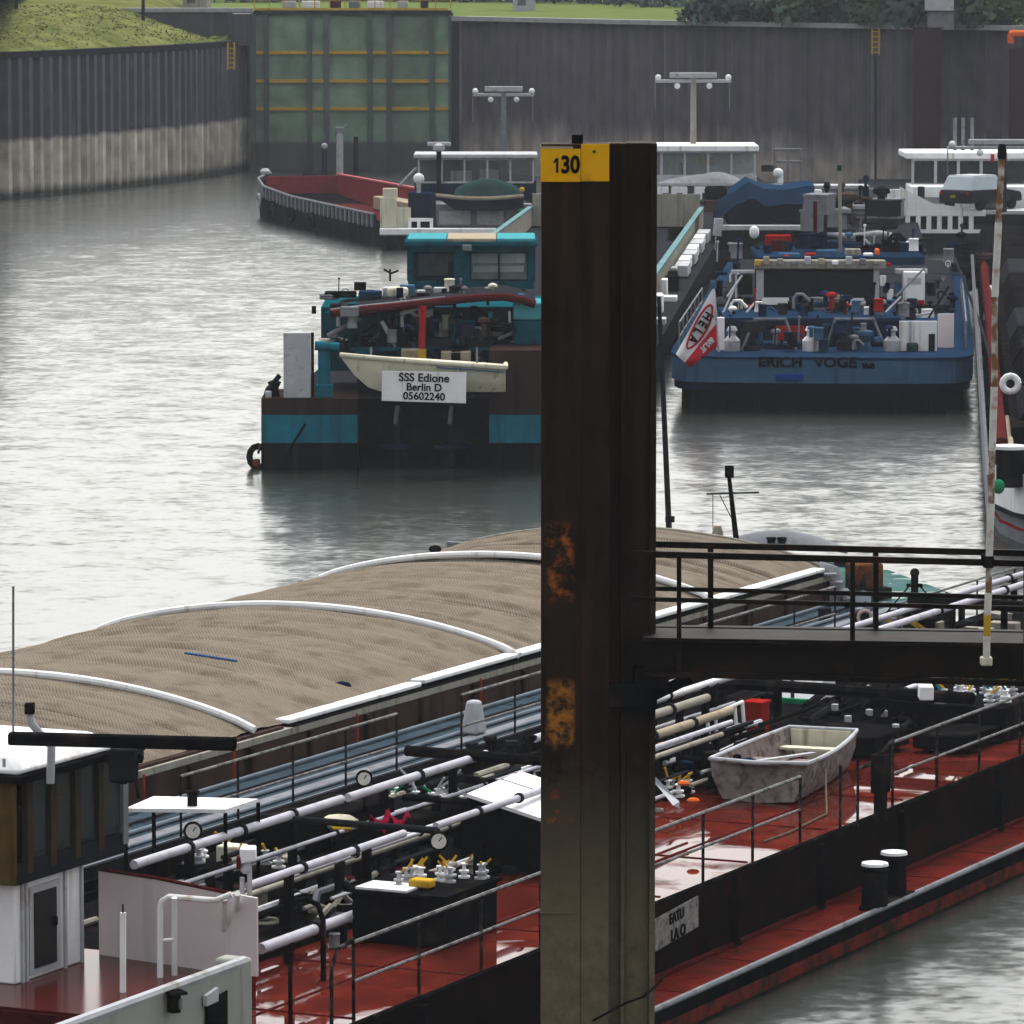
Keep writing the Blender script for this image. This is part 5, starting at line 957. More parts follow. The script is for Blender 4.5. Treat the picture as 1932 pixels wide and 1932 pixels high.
PB('roof_lamp', 872, 890, 462, 474, wd_ - .3, .15, GREY, wh, .03); TU('roof_stay', [(826, 530, wd_ - .2), (826, 575, wd_ - .2)], .03, BLACK, wh)
# stern dinghy and name board
dg = T('dinghy', 'cream dinghy slung across the stern of the teal barge', 'dinghy', Pd(797, 700, ds - .9))
rings = []
for k in range(13):
    t = k / 12; u = 642 + 312 * t; vr = 669 + 21 * t if t < 1 else 690; hw = .62 * math.sin(math.pi * min(.5, .04 + t * .75)) ; vb = 737 if t > .2 else 672 + (737 - 672) * (t / .2) ** .75
    vb = vb + 1; c = Pd(u, vr, ds - .75); zb_ = Pd(u, vb, ds - .75).z; ww = max(hw, .03); u2 = 4 * (1 if t > .05 else .2)
    rings.append([Vector((c.x, c.y - ww, c.z)), Vector((c.x, c.y - ww * .85, (c.z + zb_) / 2)), Vector((c.x, c.y - ww * .4, zb_)), Vector((c.x, c.y + ww * .4, zb_)), Vector((c.x, c.y + ww * .85, (c.z + zb_) / 2)), Vector((c.x, c.y + ww, c.z))])
MB().loft(rings).build('hull', CREAM, dg)
MB().tube([r[0] + Vector((0, -.02, 0)) for r in rings] + [rings[-1][5]], .07, 8).build('gunwale', CREAM, dg)
MB().tube([rings[7][0] + Vector((0, -.05, -.12)), rings[12][0] + Vector((0, -.05, -.12))], .02, 6).build('blue_line', BLUEL, dg)
for u in (700, 900): TU('sling', [(u, 655, ds - .8), (u, 690, ds - .8)], .03, GREY, dg)
nb = T('name_board', 'white board with three lines of black writing under the cream dinghy', 'sign', Pd(800, 730, ds - 1.6))
p, q, r_, s_ = Pd(721, 700, ds - 1.6), Pd(880, 703, ds - 1.6), Pd(879, 761, ds - 1.6), Pd(720, 756, ds - 1.6); MB().prism([p, q, r_, s_], (0, .04, 0)).build('board', WHITE, nb)
for (tx, v, h) in (('SSS Edione', 713, .24), ('Berlin D', 731, .22), ('05602240', 748, .22)): text(nb, tx, Pd(800, v + .3, ds - 1.612), h * 1.3, INK, sx=1.0, bold=.007, right=(1, 0, -.03))
for u in (735, 865): TU('hanger', [(u, 690, ds - 1.3), (u, 703, ds - 1.55)], .02, GREY, nb)
for (u, v) in ((479, 868), (484, 858), (476, 876)): pass
o = T('tyre_fender', 'rusty orange and black fender at the left stern corner of the teal barge', 'fender', Pd(486, 872, ds + .2)); c = Pd(487, 862, ds + .25)
MB().tube([c + Vector((math.cos(k * .5236) * .24, 0, math.sin(k * .5236) * .3)) for k in range(13)], .09, 8).build('tyre', RUBBER, o); TU('chain', [(492, 838, ds + .15), (487, 856, ds + .1)], .035, RUST, o); PB('rust_shoe', 476, 490, 868, 882, ds + .05, .4, RUST, o, .05)
o = T('mooring_post', 'dark bent mooring fitting beside the white screen', 'bollard', Pd(520, 752, ds + .4)); MB().lathe(Pd(518, 752, ds + .6), [(.16, 0), (.12, .3), (.2, .45), (.1, .5)], 10).build('drum', BLACK, o); MB().tube([Pd(500, 752, ds + .5), Pd(505, 735, ds + .5), Pd(528, 708, ds + .5)], .07, 8).build('horn', DGREY, o); PB('white_pad', 500, 512, 738, 752, ds + .3, .3, LGREY, o, .04)
# hold of the teal barge
for a0, a1 in ((-3.75, -3.6), (4.15, 4.30)):
    MB().fb(fs_, a0, a1, 18, 100, 1.4, 2.35).build('coaming', BEIGE, sb_); MB().fb(fs_, a0 - .04, a1 + .04, 18, 100, 2.351, 2.42).build('coaming_cap', CAPT, sb_)
MB().fb(fs_, -3.6, 4.15, 99.8, 100, 1.2, 3.0).build('hold_end', BEIGE, sb_); MB().fb(fs_, -3.55, 4.1, 18, 99.7, 1.46, 1.5).build('hold_floor', DGREY, sb_)
MB().loft([[fs_.p(-h, b, 1.5), fs_.p(h, b, 1.5), fs_.p(h * .9, b, -1), fs_.p(-h * .9, b, -1)] for b, h in ((98.02, 4.4), (104, 3.4), (109, 1.0))]).build('bow', BROWNP, sb_)
for k in range(7): MB().fb(fs_, 4.45, 5.0 - .1 * (k % 2), 62 + k * 4, 65.2 + k * 4, 1.5, 1.95).build('side_locker', WHITE if k % 2 else LGREY, sb_, bevel=.04)
for k in range(16): MB().fb(fs_, 4.4, 4.4 + random.uniform(.2, .8), 24 + k * 3, 25 + k * 3, 1.45, 1.5 + random.uniform(.1, .6)).build('deck_gear', random.choice((DGREY, GREY, WHITE, BLACK, LGREY)), sb_, bevel=.03)
MB().fb(fs_, 4.3, 5.3, 16, 100, .6, 1.449).build('side_deck', DGREY, sb_)

# ------------------------------------------------------------------ blue barge from astern
de = 163.0; XE = Pd(1548, 700, de).x; fe = Fr((XE, de), .078)
eb = T('blue_barge', 'dark blue barge seen from its stern with black name lettering and a flag', 'barge', (XE, de, 0))
def planring(b, hw, z0, z1): return [fe.p(-hw, b, z0), fe.p(hw, b, z0), fe.p(hw, b, z1), fe.p(-hw, b, z1)]
def stern(name, m_, z0, z1, st):
    lo = [fe.p(-h, b, z0) for b, h in st] + [fe.p(h, b, z0) for b, h in reversed(st)]; MB().prism(lo, (0, 0, z1 - z0)).build(name, m_, eb)
st = [(50, 4.7), (4, 4.72), (1.8, 4.68), (.9, 4.5), (.4, 4.15), (.15, 3.3), (.05, 1.9), (0, .6)]
stern('hull', BLACKR, -1, .62, [(b + .45, h - .30) for b, h in st]); stern('lower_strake', NAVY, .63, .88, [(b + .12, h - .08) for b, h in st]); stern('name_strake', BLUEL, .89, 1.62, st); stern('bulwark_rail', BLUE, 1.621, 1.70, [(b - .03, h + .03) for b, h in st])
for u in (1490, 1605): PB('blue_patch', u - 26, u + 26, 706, 718, de - .0, .25, mat('bright_blue_patch', (.015, .07, .30), .5, var=.3), eb, .03)
def etext(t, u, v, h, sx): p = Pd(u, v, de - .06); a = fe.ab(p)[0]; text(eb, t, fe.p(a, -.03, p.z), h, INK, right=fe.r, sx=sx, bold=.016)
etext('ERICH', 1472, 684.5, .44, 1.12); etext('VOGE', 1576, 684.5, .44, 1.12); etext('WB', 1638, 690, .2, 1.2)
stern('deck', NAVY, 1.0, 1.3, [(b + .3, h - .25) for b, h in st[1:]] + [])
dk = de + 4.5
PB('deckhouse', 1366, 1700, 606, 690, dk, 5, NAVY, eb, .03); PB('house_band', 1366, 1700, 600, 606, dk - .05, 5.1, BLUE, eb); PB('deck_locker', 1440, 1545, 646, 668, dk - 1.2, 1, BLUE, eb, .05)
PB('red_panel', 1464, 1518, 615, 642, dk - .4, .06, RED, eb); PB('window', 1600, 1640, 618, 650, dk - .02, .03, WINDOW, eb); PB('window', 1390, 1420, 615, 640, dk - .02, .03, WINDOW, eb)
def tr(u0, u1, u2, u3, v0, v1): TU('guard_rail', [(u0, v1, dk - 1.6), (u1, v0, dk - 1.6), (u2, v0, dk - 1.6), (u3, v1, dk - 1.6)], .05, GREY, eb)
tr(1398, 1424, 1482, 1504, 602, 666); tr(1556, 1576, 1648, 1674, 602, 666)
for u, m_ in ((1381, LGREY), (1529, WHITE), (1683, LGREY)): MB().lathe(Pd(u, 663, dk - 1.9), [(.24, 0), (.26, .05), (.26, .35), (.16, .46), (.12, .5), (.12, .62), (.18, .66), (.12, .78)], 14).build('deck_vent', m_, eb)
PB('yellow_plate', 1581, 1596, 618, 628, dk - 1.5, .1, YELLOW, eb)
MB().lathe(Pd(1630, 662, dk - 1.4), [(.25, 0), (.2, .3), (.32, .5), (.3, .62), (.1, .66)], 14).build('capstan', BLUEL, eb); MB().lathe(Pd(1595, 664, dk - 1.5), [(.25, 0), (.3, .3), (.2, .45), (.1, .5)], 12).build('winch', DGREY, eb)
PB('white_post', 1352, 1367, 599, 661, de + 2.0, .2, WHITE, eb, .02)
PB('white_shelter', 1697, 1768, 606, 672, de + 2.6, .1, WHITE, eb); PB('shelter_wing', 1769, 1800, 592, 668, de + 4, .1, PINKW, eb); PB('doorway', 1752, 1764, 630, 668, de + 2.57, .02, BLACK, eb); PB('green_bin', 1712, 1733, 648, 674, de + 2.2, .4, GREEND, eb, .04)
PB('shelter_frame', 1715, 1720, 606, 672, de + 2.55, .04, LGREY, eb)
# wheelhouse
dw = de + 9.5
ew = T('wheelhouse', 'blue wheelhouse with dark windows, white frame and crowded roof on the blue barge', 'wheelhouse', Pd(1545, 590, dw))
PB('lower_wall', 1390, 1690, 575, 612, dw + .1, 4, NAVY, ew); PB('cabin_core', 1432, 1655, 512, 575, dw + 1.2, 3, NAVY, ew); PB('sill', 1438, 1495, 562, 575, dw - .1, .2, WHITE, ew); PB('sill', 1588, 1660, 563, 576, dw - .1, .2, WHITE, ew)
PB('window_post', 1427, 1441, 508, 566, dw - .05, .15, LGREY, ew); PB('window_post', 1648, 1659, 508, 566, dw - .05, .15, LGREY, ew); PB('mullion', 1532, 1546, 512, 562, dw + .02, .1, NAVY, ew)
windowed(ew, 1441, 1532, 512, 560, dw + .1, BLACK, 1, WINDOW, .05); windowed(ew, 1546, 1648, 512, 560, dw + .1, BLACK, 1, WINDOW, .05)
PB('gantry', 1424, 1672, 491, 508, dw - .25, .5, BEIGE, ew, .05); PB('gantry_arm', 1690, 1750, 508, 516, dw - .2, .5, LGREY, ew); PB('side_frame', 1387, 1391, 514, 562, dw - .1, .1, LGREY, ew); PB('side_panel', 1391, 1420, 518, 556, dw - .05, .1, BLACK, ew); PB('side_frame', 1380, 1424, 510, 515, dw - .15, .2, LGREY, ew)
for k in range(9): PB('floodlight', 1440 + k * 26, 1452 + k * 26, 484 + (k % 3) * 4, 500, dw - .35, .2, random.choice((LGREY, WHITE, BEIGE, SAND, GREY)), ew, .03)
PB('navigation_lamp', 1424, 1435, 490, 502, dw - .4, .2, YELLOW, ew, .03)
PB('roof', 1431, 1745, 484, 500, dw + .4, 6, BLUE, ew, .04); zr = Pd(0, 484, dw + .4).z
o = MB(); 
for (u0, u1, v0, v1, dd, m_, nm) in ((1445, 1493, 444, 486, 3.5, RED, 'red_locker'), (1455, 1484, 452, 478, 3.4, MAROON, 'locker_recess'), (1600, 1680, 462, 484, 3, BLUE, 'roof_locker'), (1500, 1590, 455, 484, 5, BLUE, 'roof_locker'), (1685, 1740, 458, 486, 3, BLUE, 'roof_locker'), (1470, 1510, 478, 492, 1, BLUEL, 'roof_hatch'), (1520, 1540, 478, 494, .8, RED, 'extinguisher'), (1480, 1490, 482, 490, .6, RED, 'extinguisher'), (1674, 1684, 484, 490, .5, RED, 'extinguisher'), (1652, 1660, 470, 482, .6, ORANGE, 'buoy_lamp'), (1672, 1682, 496, 503, .2, RED, 'red_lamp'), (1630, 1648, 478, 494, .8, WHITE, 'speaker'), (1595, 1625, 470, 490, 1.2, BEIGE, 'search_light'), (1540, 1580, 472, 490, 1.3, BLUEL, 'roof_vent')): PB(nm, u0, u1, v0, v1, dw + dd, .5, m_, ew, .04)
for k in range(20):
    p = Pd(random.uniform(1440, 1740), random.uniform(458, 484), dw + random.uniform(2, 5)); clutter(ew, p, random.uniform(.25, .6), random.choice((BLUE, NAVY, DGREY, LGREY, BLUEL, BLACK)), 'roof_fitting')
PB('white_cabinet', 1705, 1745, 513, 574, dw - .6, .7, WHITE, ew, .03); PB('cabinet_stripe', 1706, 1744, 566, 576, dw - .62, .1, RED, ew); PB('cabinet_panel', 1712, 1738, 524, 536, dw - .62, .02, LGREY, ew)
PB('black_box', 1403, 1432, 569, 600, dw - .9, .5, BLACK, ew); PB('cream_post', 1394, 1402, 566, 606, dw - .9, .3, CREAM, ew)
PB('amber_lamp', 1525, 1538, 570, 588, dw - .8, .2, mat('amber_lamp', (.75, .30, .06), .4, emit=(.9, .4, .1, .6)), ew, .05)
MB().lathe(Pd(1580, 600, dw - .8), [(.22, 0), (.2, .25), (.14, .3), (.16, .6), (.22, .62), (.2, .75)], 12).build('compass_stand', BEIGE, ew)
for k in range(7): PB('cabin_gear', 1660 + k * 7, 1672 + k * 7, 520 + (k * 13) % 40, 540 + (k * 13) % 40, dw - .1, .3, random.choice((BLUE, BLUEL, WHITE, NAVY)), ew, .03)
for k in range(16):
    p = Pd(random.uniform(1440, 1690), random.uniform(578, 600), dw - 1.0); clutter(eb, p, random.uniform(.25, .6), random.choice((BLUE, BLUEL, GREY, NAVY, BLACK, LGREY)))
for k in range(26):
    s = random.choice((-1, 1)); u = random.uniform(1345, 1400) if s < 0 else random.uniform(1745, 1800); v = random.uniform(470, 600); clutter(eb, Pd(u, v, de + 9 + (600 - v) * .1), random.uniform(.25, .7), random.choice((DGREY, BLACK, GREY, WHITE, NAVY, LGREY, BLUE)), 'side_gear')
TU('mast', [(1586, 500, dw + 3), (1584, 318, dw + 3)], .06, YELLOW if False else BEIGE, ew); PB('mast_lamp', 1580, 1588, 312, 322, dw + 2.9, .2, GREEND, ew)
TU('red_staff', [(1538, 470, dw + 4), (1538, 380, dw + 4)], .07, MAROON, ew)
MB().ball(Pd(1423, 438, dw + 6), .17, (1, 1, 1.3)).build('satellite_dome', WHITE, ew)
for b in range(3): MB().fb(fe, -4.2, 4.2, 21 + b * 9, 29.6 + b * 9, 1.63, 1.95).build('hatch_cover', DGREY, eb, bevel=.05)
railing(eb, [fe.p(-4.5, 3, 1.65), fe.p(-4.5, 20, 1.65)], .9, 7, GREY, r=.03, pr=.03); railing(eb, [fe.p(4.5, 4, 1.65), fe.p(4.5, 30, 1.65)], .9, 9, GREY, r=.03, pr=.03)
random.seed(33)
for k in range(44): clutter(eb, Pd(random.uniform(1372, 1690), random.uniform(625, 664), de + random.uniform(1.6, 3.6)), random.uniform(.2, .55), random.choice((NAVY, BLACK, BLUE, DGREY, BLACK, BLUEL, GREY)))
for k in range(56): clutter(eb, Pd(random.uniform(1375, 1740), random.uniform(578, 604), de + random.uniform(5, 8.5)), random.uniform(.25, .6), random.choice((NAVY, BLACK, BLUE, DGREY, BLUEL, WHITE, BLACK, RED, GREY)))
for k in range(40): clutter(ew, Pd(random.uniform(1435, 1745), random.uniform(462, 486), dw + random.uniform(1, 6)), random.uniform(.25, .55), random.choice((NAVY, BLUE, BLACK, BLUEL, BLACK, DGREY, WHITE)), 'roof_fitting')
for u0, v0, u1, v1 in ((1400, 600, 1425, 570), (1660, 600, 1700, 560), (1440, 606, 1690, 598), (1700, 600, 1760, 590), (1372, 560, 1400, 520), (1690, 560, 1745, 505), (1752, 600, 1790, 540), (1360, 600, 1385, 545)): TU('hand_rail', [(u0, v0, de + 7), (u1, v1, de + 7.5)], .035, random.choice((LGREY, GREY, BLACK)), eb)
# flag
fd_ = de + .6
fl_ = T('flag', 'limp white and red flag hanging from a staff at the blue stern', 'flag', Pd(1352, 665, fd_))
A_f, B_f, C_f, D_f = (1348, 538), (1353, 655), (1302, 694), (1275, 668)
def fp_(s, t, off=0):
    x = (A_f[0] * (1 - s) + D_f[0] * s) * (1 - t) + (B_f[0] * (1 - s) + C_f[0] * s) * t; y = (A_f[1] * (1 - s) + D_f[1] * s) * (1 - t) + (B_f[1] * (1 - s) + C_f[1] * s) * t
    return Pd(x, y, fd_ - .12 * math.sin(s * 7 + t * 3) * s - .05 * math.sin(t * 9) + off)
MB().grid(lambda a, b: fp_(a, b * .62), 24, 14, (0, .012, 0)).build('white_field', FLAGW, fl_); MB().grid(lambda a, b: fp_(a, .62 + b * .38), 24, 10, (0, .012, 0)).build('red_field', FLAGR, fl_)
MB().tube([fp_(.44 + .36 * math.cos(k * math.pi / 16), .31 + .23 * math.sin(k * math.pi / 16), -.02) for k in range(33)], .035, 6).build('red_oval', FLAGR, fl_)
for i, ch in enumerate('HELA'):
    s = .22 + .14 * i; c = fp_(s, .31, -.03); dx = fp_(s + .02, .31) - fp_(s - .02, .31); text(fl_, ch, c, .40, INK, right=(dx.x, 0, dx.z), up=(-dx.z, 0, dx.x), bold=.015, sx=.85)
for i, ch in enumerate('&KUT'):
    s = .18 + .10 * i; c = fp_(s, .80, -.03); dx = fp_(s + .02, .80) - fp_(s - .02, .80); text(fl_, ch, c, .24, FLAGW, right=(dx.x, 0, dx.z), up=(-dx.z, 0, dx.x), bold=.01)
TU('staff', [(1356, 664, fd_ + .05), (1346, 530, fd_ + .05)], .035, LGREY, fl_); PB('blue_knot', 1340, 1352, 530, 545, fd_ - .05, .12, BLUEL, fl_, .03)

# ------------------------------------------------------------------ peniche with the red hold at the far left
pA, pB = Vector((-3.6, 254, 0)), P(532, 402, 0); ap_ = math.atan2(pB.x - pA.x, pB.y - pA.y); Lp = (pB - pA).length; fp2 = Fr(pA, ap_)
pn = T('hold_barge', 'small dark barge with open red hold angled toward the lock gate', 'barge', pA)
stp = [(0, 2.55, .95), (3, 2.6, .9), (Lp * .6, 2.6, .95), (Lp * .8, 2.5, 1.15), (Lp * .92, 1.9, 1.4), (Lp * .98, 1.0, 1.55), (Lp, .35, 1.6)]
MB().loft([[fp2.p(-h, b, z), fp2.p(h, b, z), fp2.p(h * .92, b, -1), fp2.p(-h * .92, b, -1)] for b, h, z in stp]).build('hull', BLACKR, pn)
def gun(t, side=-1, dz=0):
    for (b0, h0_, z0_), (b1, h1_, z1_) in zip(stp, stp[1:]):
        if t <= b1: k = (t - b0) / (b1 - b0); return fp2.p(side * (h0_ + (h1_ - h0_) * k), t, z0_ + (z1_ - z0_) * k + dz)
    return fp2.p(0, Lp, 1.6 + dz)
nn = 34
MB().tube([gun(Lp * .06 + Lp * .93 * k / 40, -1, .62) for k in range(41)], .07, 6).build('bulwark_rail', GREY, pn)
fm_ = MB().fb(Fr((0, 0), ap_), -.05, .05, -.16, .16, -.02, .6).mesh('bulwark_frame', Vector((0, 0, 0)), GREY)
for k in range(nn): inst(fm_, 'bulwark_frame', gun(Lp * .06 + Lp * .92 * (k + .5) / nn), pn)
MB().grid(lambda u, v: gun(Lp * .06 + Lp * .92 * u, -1, .0 + .6 * v) + fp2.r * .08, 40, 2, (.03, 0, 0)).build('bulwark_plate', DGREY, pn)
MB().grid(lambda u, v: gun(Lp * .06 + Lp * .92 * u, 1, .0 + .7 * v), 40, 2, (.03, 0, 0)).build('bulwark_plate', DGREY, pn)
MB().fb(fp2, 1.95, 2.1, 6, Lp * .86, 1.0, 2.25).build('hold_coaming', RUSTR, pn); MB().fb(fp2, 1.9, 2.15, 6, Lp * .86, 2.251, 2.33).build('coaming_top', mat('pale_red_edge', (.42, .12, .13), .5), pn)
MB().fb(fp2, -2.0, 1.95, 6, Lp * .86, .98, 1.02).build('hold_floor', MAROON, pn); MB().fb(fp2, -2.1, -2.0, 6, Lp * .86, .99, 1.2).build('hold_coaming', RUSTR, pn); MB().fb(fp2, -1.9, 2.1, Lp * .86, Lp * .865, 1.0, 2.2).build('hold_coaming', RUSTR, pn)
MB().fb(fp2, .9, 1.9, 8, 17, 1.03, 1.7).build('folded_boards', SAND, pn, bevel=.05)
MB().lathe(gun(Lp * .97, -1, .65), [(.25, 0), (.3, .15), (.15, .3)], 10).build('bow_bollard', LGREY, pn); MB().ball(gun(Lp * .99, -1, -.6), .4, (.6, .6, 1.2)).build('bow_fender', LGREY, pn)
for k in range(4): c = gun(Lp * (.86 - .14 * k), -1, -.35) - fp2.r * .1; MB().tube([c + fp2.f * math.cos(a * .5236) * .33 + Vector((0, 0, math.sin(a * .5236) * .33)) for a in range(13)], .1, 6).build('tyre', RUBBER if k else LGREY, pn)
dq = 252.0
PB('transom_rail', 716, 936, 431, 444, dq, .5, WHITE, pn, .05); PB('transom', 722, 930, 444.5, 462, dq + .3, .8, BLACKR, pn)
PB('screen', 717, 748, 372, 430, dq + .6, .15, CREAM, pn, .02); PB('screen', 732, 775, 392, 430, dq + .7, .15, CREAM, pn); PB('screen_frame', 770, 817, 412, 418, dq + .5, .2, WHITE, pn); 
for u in (770, 787, 811): PB('frame_leg', u, u + 6, 418, 431, dq + .5, .2, WHITE, pn)
PB('screen_top', 722, 750, 355, 373, dq + .65, .2, CREAM, pn, .05)
PB('after_cabin', 820, 1004, 385, 431, dq + 2.2, 4, GREY, pn, .05); 
for u0, u1 in ((828, 888), (900, 950)): PB('cabin_window', u0, u1, 398, 424, dq + 2.15, .03, LGREY, pn)
PB('cabin_front', 770, 820, 365, 412, dq + 2.5, 2, NAVY, pn, .05); TU('dark_post', [(816, 430, dq + 1), (816, 370, dq + 1)], .16, NAVY, pn)
pw = T('wheelhouse', 'low wheelhouse with pale roof behind the green covered dinghy', 'wheelhouse', Pd(900, 360, dq + 6))
PB('lower_wall', 782, 1012, 345, 388, dq + 6, 3, NAVY, pw); windowed(pw, 790, 1006, 300, 344, dq + 6, LGREY, 5, WINDOW, .09); PB('roof', 780, 1014, 291, 299, dq + 5.7, 3.6, LGREY, pw, .05); PB('back_wall', 786, 1010, 300, 344, dq + 8.8, .05, WINPALE, pw)
PB('white_seat', 850, 890, 322, 344, dq + 6.8, .4, WHITE, pw, .05); PB('white_seat', 905, 940, 318, 344, dq + 6.8, .4, WHITE, pw, .05)
TU('stay', [(752, 352, dq + 4), (784, 318, dq + 5)], .07, GREY, pw); MB().ball(Pd(790, 337, dq + 3), .27).build('satellite_dome', WHITE, pw); MB().lathe(Pd(790, 352, dq + 3), [(.1, -.3), (.12, .2)], 8).build('dome_stand', LGREY, pw)
TU('radar_mast', [(828, 366, dq + 3), (828, 284, dq + 3)], .12, BLACK, pw); MB().lathe(Pd(828, 286, dq + 3), [(.18, 0), (.3, .1), (.3, .3), (.15, .4)], 10).build('radar_motor', LGREY, pw); PB('radar_bar', 806, 851, 268, 276, dq + 2.9, .2, LGREY, pw, .05)
pdg = T('dinghy', 'dark dinghy with pale gunwale under a green canopy on the small barge', 'dinghy', Pd(900, 386, dq + 1.4)); rr_ = []
for k in range(11):
    t = k / 10; hw = .75 * math.sin(math.pi * (.06 + t * .6)); c = Pd(823 + 165 * t, 368 + 5 * math.sin(math.pi * t), dq + 1.4); zb2 = c.z - .62 * min(1, .15 + t * 4); rr_.append([Vector((c.x, c.y - hw, c.z)), Vector((c.x, c.y - hw * .5, zb2)), Vector((c.x, c.y + hw * .5, zb2)), Vector((c.x, c.y + hw, c.z))])
MB().loft(rr_).build('hull', NAVY, pdg); MB().tube([r[0] for r in rr_], .1, 6).build('gunwale', SAND, pdg)
MB().grid(lambda u, v: Pd(858 + 125 * u, 369 - 32 * math.sin(math.pi * (.05 + .9 * u)) ** .6 * math.sin(math.pi * v), dq + .9 + 1.2 * v), 18, 8).build('canopy', GREEND, pdg)
for (u, v, m_) in ((985, 358, YELLOW), (983, 371, RED), (982, 398, GREENP)): MB().ball(Pd(u, v, dq + .9), .13).build('lamp', m_, pdg)
for k in range(22): p = Pd(random.uniform(940, 1015), random.uniform(375, 428), dq + 3 + random.random() * 3); clutter(pn, p, random.uniform(.4, .9), DARKS())
# ------------------------------------------------------------------ white-roofed barge behind the pile
dr_ = 268.0
wb_ = T('white_roof_barge', 'grey barge with white wheelhouse roof just right of the pile top', 'barge', Pd(1330, 400, dr_))
MB().fb(Fr((Pd(1290, 300, dr_).x, dr_ - 2), -.02), -4.6, 5.6, 0, 55, -1, 1.6).build('hull', DGREY, wb_)
PB('roof', 1150, 1432, 275, 286, dr_ + 4, 5, WHITE, wb_, .05); windowed(wb_, 1160, 1424, 287, 332, dr_ + 4.4, LGREY, 6, WINPALE, .12); PB('back_wall', 1160, 1424, 287, 332, dr_ + 8.6, .06, LGREY, wb_)
PB('lower_wall', 1156, 1428, 333, 352, dr_ + 4.3, 4.4, LGREY, wb_); PB('cabin', 1150, 1420, 352, 368, dr_ + 2, 5, LGREY, wb_); PB('yellow_chart', 1317, 1348, 297, 312, dr_ + 8.0, .05, YELLOW, wb_); PB('seat', 1282, 1296, 308, 332, dr_ + 6, .4, DGREY, wb_, .05)
for u0, u1 in ((1241, 1262), (1266, 1297), (1310, 1345)): PB('white_locker', u0, u1, 352, 388, dr_ + 1, 1, WHITE, wb_, .05)
for u in (1250, 1276, 1325): PB('locker_door', u, u + 12, 364, 387, dr_ + .97, .02, DGREY, wb_)
o = MB().grid(lambda u, v: Pd(1236 + 190 * u, 346 - (16 * math.sin(math.pi * min(1, u * 1.1)) + 9 * math.sin(math.pi * ((u * 2.2) % 1)) * (u > .4)) * math.sin(math.pi * v), dr_ + 1 + 2.2 * v), 26, 8).build('boat_cover', GREY, org=Pd(1330, 340, dr_ + 2)); tag(o, 'grey canvas hump over a boat below the white wheelhouse roof', 'canvas cover')
MB().ball(Pd(1468, 327, dr_ + 1), .27).build('satellite_dome', WHITE, wb_); MB().lathe(Pd(1472, 345, dr_ + 1), [(.16, 0), (.16, .4)], 10).build('dome_stand', WHITE, wb_); PB('dark_gear', 1437, 1460, 312, 324, dr_ + 1, .4, BLACK, wb_, .05)
for (a, b) in (((1462, 346), (1462, 282)), ((1462, 282), (1512, 282)), ((1512, 282), (1512, 346)), ((1462, 305), (1512, 305)), ((1487, 282), (1487, 340))): TU('gantry_frame', [(*a, dr_ + 5), (*b, dr_ + 5)], .07, GREY, wb_)
PB('deck_edge', 1420, 1640, 350, 356, dr_ + 8, 2, LGREY, wb_); PB('grey_side', 1420, 1660, 356, 405, dr_ + 8.1, 1, GREY, wb_)
# radar masts standing against the wall
def radmast(name, label, u, vb, vt, d, half, m_):
    o = T(name, label, 'mast', Pd(u, vb, d)); TU('pole', [(u, vb, d), (u, vt, d)], .16, m_, o, 8); w_ = half
    PB('cross_arm', u - w_, u + w_, vt + 6, vt + 12, d - .1, .3, LGREY, o, .03); PB('radar_bar', u - w_ * .62, u + w_ * .62, vt - 7, vt + 3, d - .2, .3, LGREY, o, .04)
    for s in (-.92, .92, -.42, .42): MB().ball(Pd(u + w_ * s, vt + (2 if abs(s) > .8 else 18), d - .1), .16).build('lamp', WHITE, o)
    for s in (-1, .95): TU('cable', [(u + w_ * s, vt + 12, d), (u + w_ * s, vt + 60, d)], .03, GREY, o)
radmast('radar_mast', 'grey radar mast with lamps left of the pile top', 950, 292, 170, 285, 58, GREY)
radmast('radar_mast', 'tan radar mast with lamps rising behind the white wheelhouse roof', 1308, 276, 144, 275, 72, BEIGE)
o = T('dolphin_light', 'slim grey navigation post in front of the green gate', 'post', P(641, 338, 0)); e = P(641, 338, 0); TU('post', [(641, 342, e.y), (641, 250, e.y)], .22, LGREY, o); PB('lamp_head', 632, 650, 240, 252, e.y - .2, .4, GREY, o, .06); TU('arm', [(628, 256, e.y), (655, 236, e.y)], .06, GREY, o)
o = T('dolphin_light', 'thin dark blue post in front of the green gate', 'post', P(612, 330, 0)); e = P(612, 330, 0); TU('post', [(612, 334, e.y), (612, 274, e.y)], .16, NAVY, o); MB().ball(Pd(612, 276, e.y), .22).build('cap', LGREY, o)
o = T('dolphin_light', 'short black post right of the grey navigation post', 'post', P(671, 322, 0)); e = P(671, 322, 0); TU('post', [(671, 326, e.y), (671, 262, e.y)], .14, BLACK, o); PB('cap', 667, 675, 258, 264, e.y - .1, .3, BLACK, o)
